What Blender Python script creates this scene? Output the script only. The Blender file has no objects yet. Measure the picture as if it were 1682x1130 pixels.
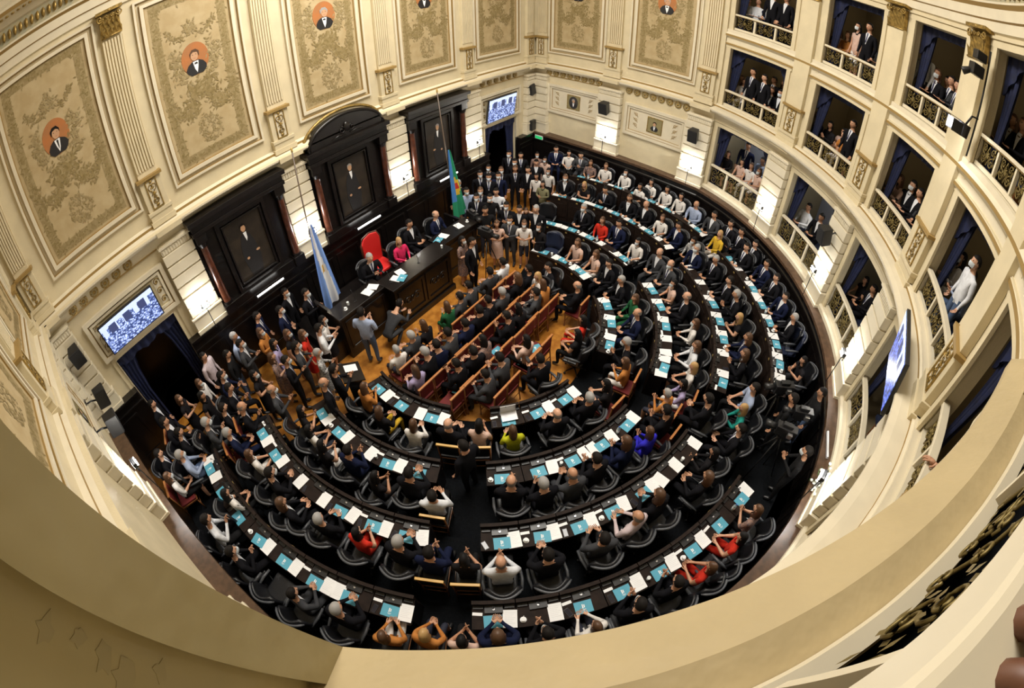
import bpy, bmesh, math, random
from mathutils import Vector, Matrix, Quaternion
from mathutils.bvhtree import BVHTree
sc = bpy.context.scene
COL = sc.collection
PI = math.pi
R = math.radians

# ---------------------------------------------------------------- camera
cam = bpy.data.cameras.new('camera')
cam.type = 'PANO'
cam.panorama_type = 'FISHEYE_EQUISOLID'
cam.fisheye_lens = 759.8165 * 36 / 1682
cam.fisheye_fov = R(220)
cam.sensor_fit = 'HORIZONTAL'
cam.sensor_width = 36
cam.sensor_height = 24
cam.clip_start = .01
cam.clip_end = 100
co = bpy.data.objects.new('camera', cam)
COL.objects.link(co)
cr = Vector((0.58724156, -0.80939328, -0.00546553))
cu = Vector((0.58527433, 0.41995217, 0.69360949))
cf = Vector((0.5591076, 0.41051515, -0.72033048))
co.matrix_world = Matrix((( cr.x, cu.x, -cf.x, -6.28955), (cr.y, cu.y, -cf.y, -10.0), (cr.z, cu.z, -cf.z, 8.39728), (0, 0, 0, 1)))
sc.camera = co

# ---------------------------------------------------------------- light
w = bpy.data.worlds.new('hall_air')
sc.world = w
w.use_nodes = True
w.node_tree.nodes['Background'].inputs[0].default_value = (1, .92, .8, 1)
w.node_tree.nodes['Background'].inputs[1].default_value = .10
sc.view_settings.view_transform = 'Standard'
sc.view_settings.look = 'None'
sc.view_settings.gamma = 1
sc.view_settings.exposure = 0.0
def area(name, loc, size, power, color, aim=(0, 0, -1)):
    l = bpy.data.lights.new(name, 'AREA')
    l.shape = 'DISK'
    l.size = size
    l.energy = power
    l.color = color
    o = bpy.data.objects.new(name, l)
    COL.objects.link(o)
    o.location = loc
    o.rotation_euler = Vector(aim).to_track_quat('-Z', 'Y').to_euler()
    return o
area('skylight', (0, -5.0, 13.2), 6.5, 1850, (1, .945, .86))

# ---------------------------------------------------------------- room numbers (metres)
YC, RR = -4.164, 8.811        # centre and radius of the curved wall
YD = -4.476                   # centre of the desk rows
COR, TH = 8.923, -0.1033      # half width of the straight wall, flare of the side walls
SL = 7.26                     # length of the side walls
A0 = -0.357                   # angle where the curved wall starts
FLOOR = {1: 0., 2: .15, 3: .455, 4: .655}
ROUT = {1: 3.295, 2: 4.643, 3: 6.0, 4: 7.371}
DEEP = .43

# ---------------------------------------------------------------- materials
MATS = {}
def mat(name, color, rough=.6, metal=0, emit=0, noise=0, nscale=6, bump=0, bscale=40, color2=None, spec=.5, coat=0):
    if name in MATS: return MATS[name]
    m = bpy.data.materials.new(name)
    m.use_nodes = True
    nt = m.node_tree
    b = nt.nodes['Principled BSDF']
    b.inputs['Base Color'].default_value = (*color, 1)
    b.inputs['Roughness'].default_value = rough
    b.inputs['Metallic'].default_value = metal
    b.inputs['Specular IOR Level'].default_value = spec
    b.inputs['Coat Weight'].default_value = coat
    if emit:
        b.inputs['Emission Color'].default_value = (*color, 1)
        b.inputs['Emission Strength'].default_value = emit
    if noise or color2:
        tc = nt.nodes.new('ShaderNodeTexCoord')
        n = nt.nodes.new('ShaderNodeTexNoise')
        n.inputs['Scale'].default_value = nscale
        n.inputs['Detail'].default_value = 6
        nt.links.new(tc.outputs['Object'], n.inputs['Vector'])
        r = nt.nodes.new('ShaderNodeValToRGB')
        c2 = color2 or tuple(c * (1 - noise) for c in color)
        r.color_ramp.elements[0].position = .38
        r.color_ramp.elements[1].position = .62
        r.color_ramp.elements[0].color = (*c2, 1)
        r.color_ramp.elements[1].color = (*color, 1)
        nt.links.new(n.outputs['Fac'], r.inputs['Fac'])
        nt.links.new(r.outputs['Color'], b.inputs['Base Color'])
    if bump:
        tc = nt.nodes.new('ShaderNodeTexCoord')
        n = nt.nodes.new('ShaderNodeTexNoise')
        n.inputs['Scale'].default_value = bscale
        nt.links.new(tc.outputs['Object'], n.inputs['Vector'])
        bp = nt.nodes.new('ShaderNodeBump')
        bp.inputs['Strength'].default_value = bump
        bp.inputs['Distance'].default_value = .02
        nt.links.new(n.outputs['Fac'], bp.inputs['Height'])
        nt.links.new(bp.outputs['Normal'], b.inputs['Normal'])
    MATS[name] = m
    return m

cream = mat('cream_plaster', (.655, .565, .375), .55, noise=.08, nscale=2.5, bump=.15)
cream2 = mat('pale_plaster', (.69, .62, .465), .55, noise=.06, nscale=3)
shadecream = mat('shaded_aged_cream', (.365, .30, .148), .5, noise=.10, nscale=3.5, bump=.5, bscale=9)  # aged, lumpy cream, darkened to paint in the shade on near masonry
gold = mat('gilding', (.42, .28, .08), .38, .55, noise=.5, nscale=14)
goldline = mat('gilt_line', (.33, .215, .07), .5, .2)
darkwood = mat('black_walnut', (.007, .005, .0045), .30, noise=.4, nscale=5, coat=.12)
deskwood = mat('dark_desk_wood', (.020, .012, .009), .65, noise=.4, nscale=9, spec=.15)
brownwood = mat('brown_ledge_wood', (.10, .055, .03), .4, noise=.4, nscale=8)
redwood = mat('reddish_column_wood', (.10, .030, .014), .3, noise=.5, nscale=7, coat=.3)
carpet = mat('dark_carpet', (.0055, .0065, .008), .95, noise=.4, nscale=30, spec=.1)
parquet = mat('orange_parquet', (.50, .215, .035), .32, color2=(.33, .12, .016), nscale=5, coat=.2)
black = mat('black_plastic', (.012, .012, .013), .4)
leather = mat('black_leather', (.008, .0085, .011), .42, bump=.2, bscale=60)
leatherblue = mat('navy_leather', (.018, .024, .05), .38)
greyplastic = mat('chair_grey_rim', (.075, .08, .09), .4)
redfab = mat('red_upholstery', (.15, .008, .008), .75, noise=.3)
bluefab = mat('blue_velvet', (.0035, .009, .050), .8, noise=.4, nscale=9)
chairwood = mat('orange_chair_wood', (.26, .10, .03), .35, noise=.4)
yelwood = mat('honey_chair_rail', (.42, .17, .055), .3)
paper = mat('white_paper', (.86, .87, .88), .6)
cyan = mat('cyan_card', (.085, .36, .50), .6)
brass = mat('brass_plate', (.70, .50, .18), .35, .6)
silver = mat('silver_metal', (.6, .6, .62), .3, .9)
iron = mat('gilt_iron', (.20, .15, .05), .5, .6)
glassm = mat('water_glass', (.75, .8, .82), .08)
canvas = mat('ochre_canvas', (.46, .36, .20), .75, color2=(.40, .30, .15), nscale=3)
leafp = mat('painted_foliage', (.20, .145, .05), .8, color2=(.28, .21, .09), nscale=12)
leafl = mat('painted_pale_foliage', (.34, .265, .13), .8, color2=(.27, .20, .09), nscale=12)
orangep = mat('painted_orange', (.36, .15, .05), .7, color2=(.42, .15, .04), nscale=5)
darkcanvas = mat('dark_canvas', (.020, .016, .012), .35, color2=(.035, .026, .018), nscale=4)
paintblack = mat('painted_black_coat', (.012, .011, .012), .6)
paintskin = mat('painted_skin', (.52, .30, .17), .6)
greyint = mat('grey_box_wall', (.34, .36, .42), .8)
tanint = mat('tan_box_wall', (.24, .19, .11), .8)
lamp = mat('lamp_glow', (1, .98, .95), .5, emit=60)
tube = mat('tube_glow', (1, .98, .93), .5, emit=9)
green = mat('exit_green', (.02, .5, .15), .5, emit=.6)
blackcloth = mat('black_cloth', (.012, .012, .013), .8)
eyem = mat('eye_dark', (.02, .015, .012), .3)
lipm = mat('lips', (.42, .14, .11), .5)

SKIN = [mat('skin_light', (.60, .34, .22), .5), mat('skin_tan', (.48, .25, .145), .5), mat('skin_warm', (.54, .29, .18), .5)]
CL = {k: mat('cloth_' + n, c, .9, noise=.15, nscale=14, spec=.12) for k, n, c in [
    ('K', 'dark_suit', (.0075, .0075, .010)), ('N', 'navy_suit', (.009, .013, .040)), ('G', 'grey_suit', (.05, .052, .058)),
    ('w', 'white_shirt', (.72, .74, .78)), ('l', 'light_blue_shirt', (.36, .43, .60)), ('p', 'pale_pink_shirt', (.60, .50, .52)), ('k', 'black_shirt', (.012, .012, .013)),
    ('Fw', 'white_blouse', (.76, .73, .70)), ('Fk', 'black_top', (.013, .012, .014)), ('Fr', 'red_top', (.60, .035, .02)), ('Fo', 'orange_top', (.50, .20, .05)),
    ('Fy', 'yellow_top', (.66, .42, .04)), ('Fg', 'green_dress', (.02, .11, .045)), ('Ft', 'teal_top', (.02, .26, .22)), ('Fb', 'bright_blue_dress', (.035, .03, .52)),
    ('Fp', 'peach_blouse', (.66, .46, .38)), ('Fq', 'bright_pink_jacket', (.66, .03, .12)), ('Fl', 'lilac_top', (.40, .34, .55)), ('Fj', 'yellow_green_top', (.46, .47, .02)), ('Fv', 'olive_top', (.22, .21, .12))]}
CL['Fx'] = mat('cloth_floral', (.34, .20, .14), .8, color2=(.08, .07, .09), nscale=30)
CL['Fz'] = mat('cloth_patterned', (.6, .6, .6), .8, color2=(.03, .03, .03), nscale=40)
TROU = {'k': CL['k'], 'n': mat('cloth_navy_trousers', (.015, .018, .035), .8), 'j': mat('cloth_jeans', (.07, .11, .20), .8), 'w': CL['Fw'], 'y': CL['Fy'], 'g': CL['G']}
HAIR = {'s': mat('hair_dark', (.009, .007, .006), .7, spec=.2), 'L': mat('hair_black', (.007, .006, .006), .65, spec=.25), 'g': mat('hair_grey', (.32, .31, .30), .6), 'b': mat('hair_thin_grey', (.20, .17, .15), .7),
        'B': mat('hair_blonde', (.46, .28, .11), .5), 'br': mat('hair_brown', (.085, .04, .018), .5)}
maskm = mat('face_mask', (.70, .76, .80), .7)
tiem = mat('tie_dark', (.03, .03, .10), .6)
shirtm = mat('shirt_front_white', (.74, .76, .80), .7)

ledgecream = mat('ledge_cream_paint', (.445, .352, .192), .5, noise=.08, nscale=5, bump=.2, bscale=20)
# ---------------------------------------------------------------- mesh helpers
class MB:
    def __init__(s): s.v = []; s.f = []; s.m = []; s.sm = []
    def add(s, vs, fs, m=0, smooth=False):
        o = len(s.v)
        s.v += [tuple(v) for v in vs]
        for f in fs:
            s.f.append(tuple(i + o for i in f)); s.m.append(m); s.sm.append(smooth)
        return s
    def box(s, x0, x1, y0, y1, z0, z1, m=0, rz=0, c=(0, 0)):
        vs = []
        for z in (z0, z1):
            for x, y in ((x0, y0), (x1, y0), (x1, y1), (x0, y1)):
                vs.append((c[0] + x * math.cos(rz) - y * math.sin(rz), c[1] + x * math.sin(rz) + y * math.cos(rz), z) if rz or c != (0, 0) else (x, y, z))
        return s.add(vs, [(3, 2, 1, 0), (4, 5, 6, 7), (0, 1, 5, 4), (1, 2, 6, 5), (2, 3, 7, 6), (3, 0, 4, 7)], m)
    def pol(s, r0, r1, a0, a1, z0, z1, m=0, n=None, cy=YC, cx=0):
        n = n or max(1, int(abs(a1 - a0) / .06) + 1)
        vs = []; fs = []
        for i in range(n + 1):
            a = a0 + (a1 - a0) * i / n
            for r, z in ((r0, z0), (r1, z0), (r1, z1), (r0, z1)):
                vs.append((cx + r * math.cos(a), cy + r * math.sin(a), z))
        for i in range(n):
            b = 4 * i
            for k in range(4): fs.append((b + k, b + (k + 1) % 4, b + 4 + (k + 1) % 4, b + 4 + k))
        fs += [(3, 2, 1, 0), (4 * n, 4 * n + 1, 4 * n + 2, 4 * n + 3)]
        return s.add(vs, fs, m)
    def cyl(s, c, r, z0, z1, m=0, n=12, r2=None, smooth=True):
        r2 = r if r2 is None else r2
        vs = [(c[0] + rr * math.cos(2 * PI * i / n), c[1] + rr * math.sin(2 * PI * i / n), z) for z, rr in ((z0, r), (z1, r2)) for i in range(n)]
        s.add(vs, [(i, (i + 1) % n, n + (i + 1) % n, n + i) for i in range(n)], m, smooth)
        return s.add(vs, [tuple(range(n - 1, -1, -1)), tuple(range(n, 2 * n))], m)
    def tube(s, pts, r, m=0, n=6, close=False):
        pts = [Vector(p) for p in pts]; N = len(pts); vs = []
        for i, p in enumerate(pts):
            if close: t = pts[(i + 1) % N] - pts[i - 1]
            else: t = pts[min(i + 1, N - 1)] - pts[max(i - 1, 0)]
            t.normalize()
            q = t.orthogonal() if abs(t.z) > .95 else Vector((-t.y, t.x, 0))
            q.normalize(); b = t.cross(q)
            rr = r[i] if isinstance(r, (list, tuple)) else r
            for k in range(n):
                a = 2 * PI * k / n
                vs.append(p + q * rr * math.cos(a) + b * rr * math.sin(a))
        fs = []
        for i in range(N if close else N - 1):
            j = (i + 1) % N
            for k in range(n): fs.append((i * n + k, i * n + (k + 1) % n, j * n + (k + 1) % n, j * n + k))
        if not close: fs += [tuple(range(n - 1, -1, -1)), tuple((N - 1) * n + k for k in range(n))]
        return s.add(vs, fs, m, True)
    def ball(s, c, r, m=0, n=10, k=7):
        rx, ry, rz = r if isinstance(r, tuple) else (r, r, r)
        vs = [(c[0], c[1], c[2] + rz)]
        for i in range(1, k):
            t = PI * i / k
            for j in range(n): vs.append((c[0] + rx * math.sin(t) * math.cos(2 * PI * j / n), c[1] + ry * math.sin(t) * math.sin(2 * PI * j / n), c[2] + rz * math.cos(t)))
        vs.append((c[0], c[1], c[2] - rz)); L = len(vs) - 1
        fs = [(0, 1 + j, 1 + (j + 1) % n) for j in range(n)]
        for i in range(k - 2):
            for j in range(n): fs.append((1 + i * n + j, 1 + (i + 1) * n + j, 1 + (i + 1) * n + (j + 1) % n, 1 + i * n + (j + 1) % n))
        fs += [(L, 1 + (k - 2) * n + (j + 1) % n, 1 + (k - 2) * n + j) for j in range(n)]
        return s.add(vs, fs, m, True)
    def poly(s, pts2, y0, y1, m=0):
        """outline in the xz plane, extruded from y0 to y1"""
        n = len(pts2)
        vs = [(x, y0, z) for x, z in pts2] + [(x, y1, z) for x, z in pts2]
        return s.add(vs, [tuple(range(n)), tuple(range(2 * n - 1, n - 1, -1))] + [(i, n + i, n + (i + 1) % n, (i + 1) % n) for i in range(n)], m)
    def rectframe(s, x0, x1, z0, z1, wd, y0, y1, m=0):
        """mitred rectangular frame in the xz plane"""
        o = [(x0, z0), (x1, z0), (x1, z1), (x0, z1)]
        i_ = [(x0 + wd, z0 + wd), (x1 - wd, z0 + wd), (x1 - wd, z1 - wd), (x0 + wd, z1 - wd)]
        ym = (y0 + y1) / 2
        vs = [(x, y0, z) for x, z in o] + [(x, y1, z) for x, z in o] + [(x, y1, z) for x, z in i_] + [(x, y0, z) for x, z in i_]
        fs = []
        for k in range(4):
            j = (k + 1) % 4
            fs += [(k, j, 4 + j, 4 + k), (4 + k, 4 + j, 8 + j, 8 + k), (8 + k, 8 + j, 12 + j, 12 + k)]
        return s.add(vs, fs, m)
    def mesh(s, name, mats):
        me = bpy.data.meshes.new(name)
        me.from_pydata(s.v, [], s.f)
        for mm in mats: me.materials.append(mm)
        me.polygons.foreach_set('material_index', s.m)
        me.polygons.foreach_set('use_smooth', s.sm)
        me.update()
        return me
    def fixn(s, me):
        bm = bmesh.new(); bm.from_mesh(me); bmesh.ops.recalc_face_normals(bm, faces=bm.faces); bm.to_mesh(me); bm.free()
        return me
def link(name, me, parent=None, M=None):
    o = bpy.data.objects.new(name, me)
    COL.objects.link(o)
    if parent: o.parent = parent
    if M is not None: o.matrix_local = M
    return o
def build(mb, name, mats, parent=None, M=None, bevel=0):
    me = mb.fixn(mb.mesh(name, mats if isinstance(mats, (list, tuple)) else [mats]))
    o = link(name, me, parent, M)
    if bevel:
        b = o.modifiers.new('bevel', 'BEVEL'); b.width = bevel; b.segments = 2; b.limit_method = 'ANGLE'
    return o
def tag(o, label=None, cat=None, group=None, kind=None):
    if label: o['label'] = label
    if cat: o['category'] = cat
    if group: o['group'] = group
    if kind: o['kind'] = kind
    return o
def empty(name, loc=(0, 0, 0), rz=0):
    o = bpy.data.objects.new(name, None)
    COL.objects.link(o)
    o.location = loc
    o.rotation_euler = (0, 0, rz)
    return o
def struct(mb, name, mats, **k): return tag(build(mb, name, mats, **k), kind='structure')
def copy_tree(o, parent=None):
    c = o.copy(); COL.objects.link(c)
    if parent: c.parent = parent
    for ch in o.children: copy_tree(ch, c)
    return c
ORD = 'first second third fourth fifth sixth seventh eighth ninth tenth eleventh twelfth thirteenth fourteenth'.split()

# ---------------------------------------------------------------- room outline (inner face), anticlockwise seen from above
def sidept(s, side=1, off=0):
    n = (-math.cos(TH) * side, -math.sin(TH))
    return (side * COR + s * math.sin(TH) * side + n[0] * off, -s * math.cos(TH) + n[1] * off)
def outline():
    P = [(-COR, 0)]
    P.append(sidept(SL, -1))
    n = 60
    a1, a2 = PI * -1 - A0, A0
    for i in range(n + 1):
        a = (-PI - A0) + (A0 - (-PI - A0)) * i / n
        P.append((RR * math.cos(a), YC + RR * math.sin(a)))
    P.append(sidept(SL, 1)); P.append((COR, 0))
    Q = []
    for p in P:
        if not Q or math.hypot(p[0] - Q[-1][0], p[1] - Q[-1][1]) > .12: Q.append(p)
    return Q
OUT = outline()
def sweep(mb, prof, pts=OUT, m=0, closed=True, ms=None):
    """prof: (inward offset, z); pts anticlockwise"""
    N = len(pts); rows = []
    for i in range(N):
        p = Vector(pts[i]).to_2d()
        a = Vector(pts[i - 1]) if (closed or i > 0) else None
        b = Vector(pts[(i + 1) % N]) if (closed or i < N - 1) else None
        d1 = (p - a).normalized() if a is not None else None
        d2 = (b - p).normalized() if b is not None else None
        d1 = d1 or d2; d2 = d2 or d1
        n1 = Vector((-d1.y, d1.x)); n2 = Vector((-d2.y, d2.x))
        n = (n1 + n2).normalized(); k = 1 / max(.3, n.dot(n1))
        rows.append([(p.x + n.x * o * k, p.y + n.y * o * k, z) for o, z in prof])
    L = len(prof)
    vs = [v for r in rows for v in r]
    for j in range(L - 1):
        fs = []
        for i in range(N if closed else N - 1):
            q = (i + 1) % N
            fs.append((i * L + j, q * L + j, q * L + j + 1, i * L + j + 1))
        o = len(mb.v)
        mm = ms[j] if ms else m
        if j == 0:
            base = o; mb.v += vs
        for f in fs: mb.f.append(tuple(base + x for x in f)); mb.m.append(mm); mb.sm.append(False)
    return mb

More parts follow.
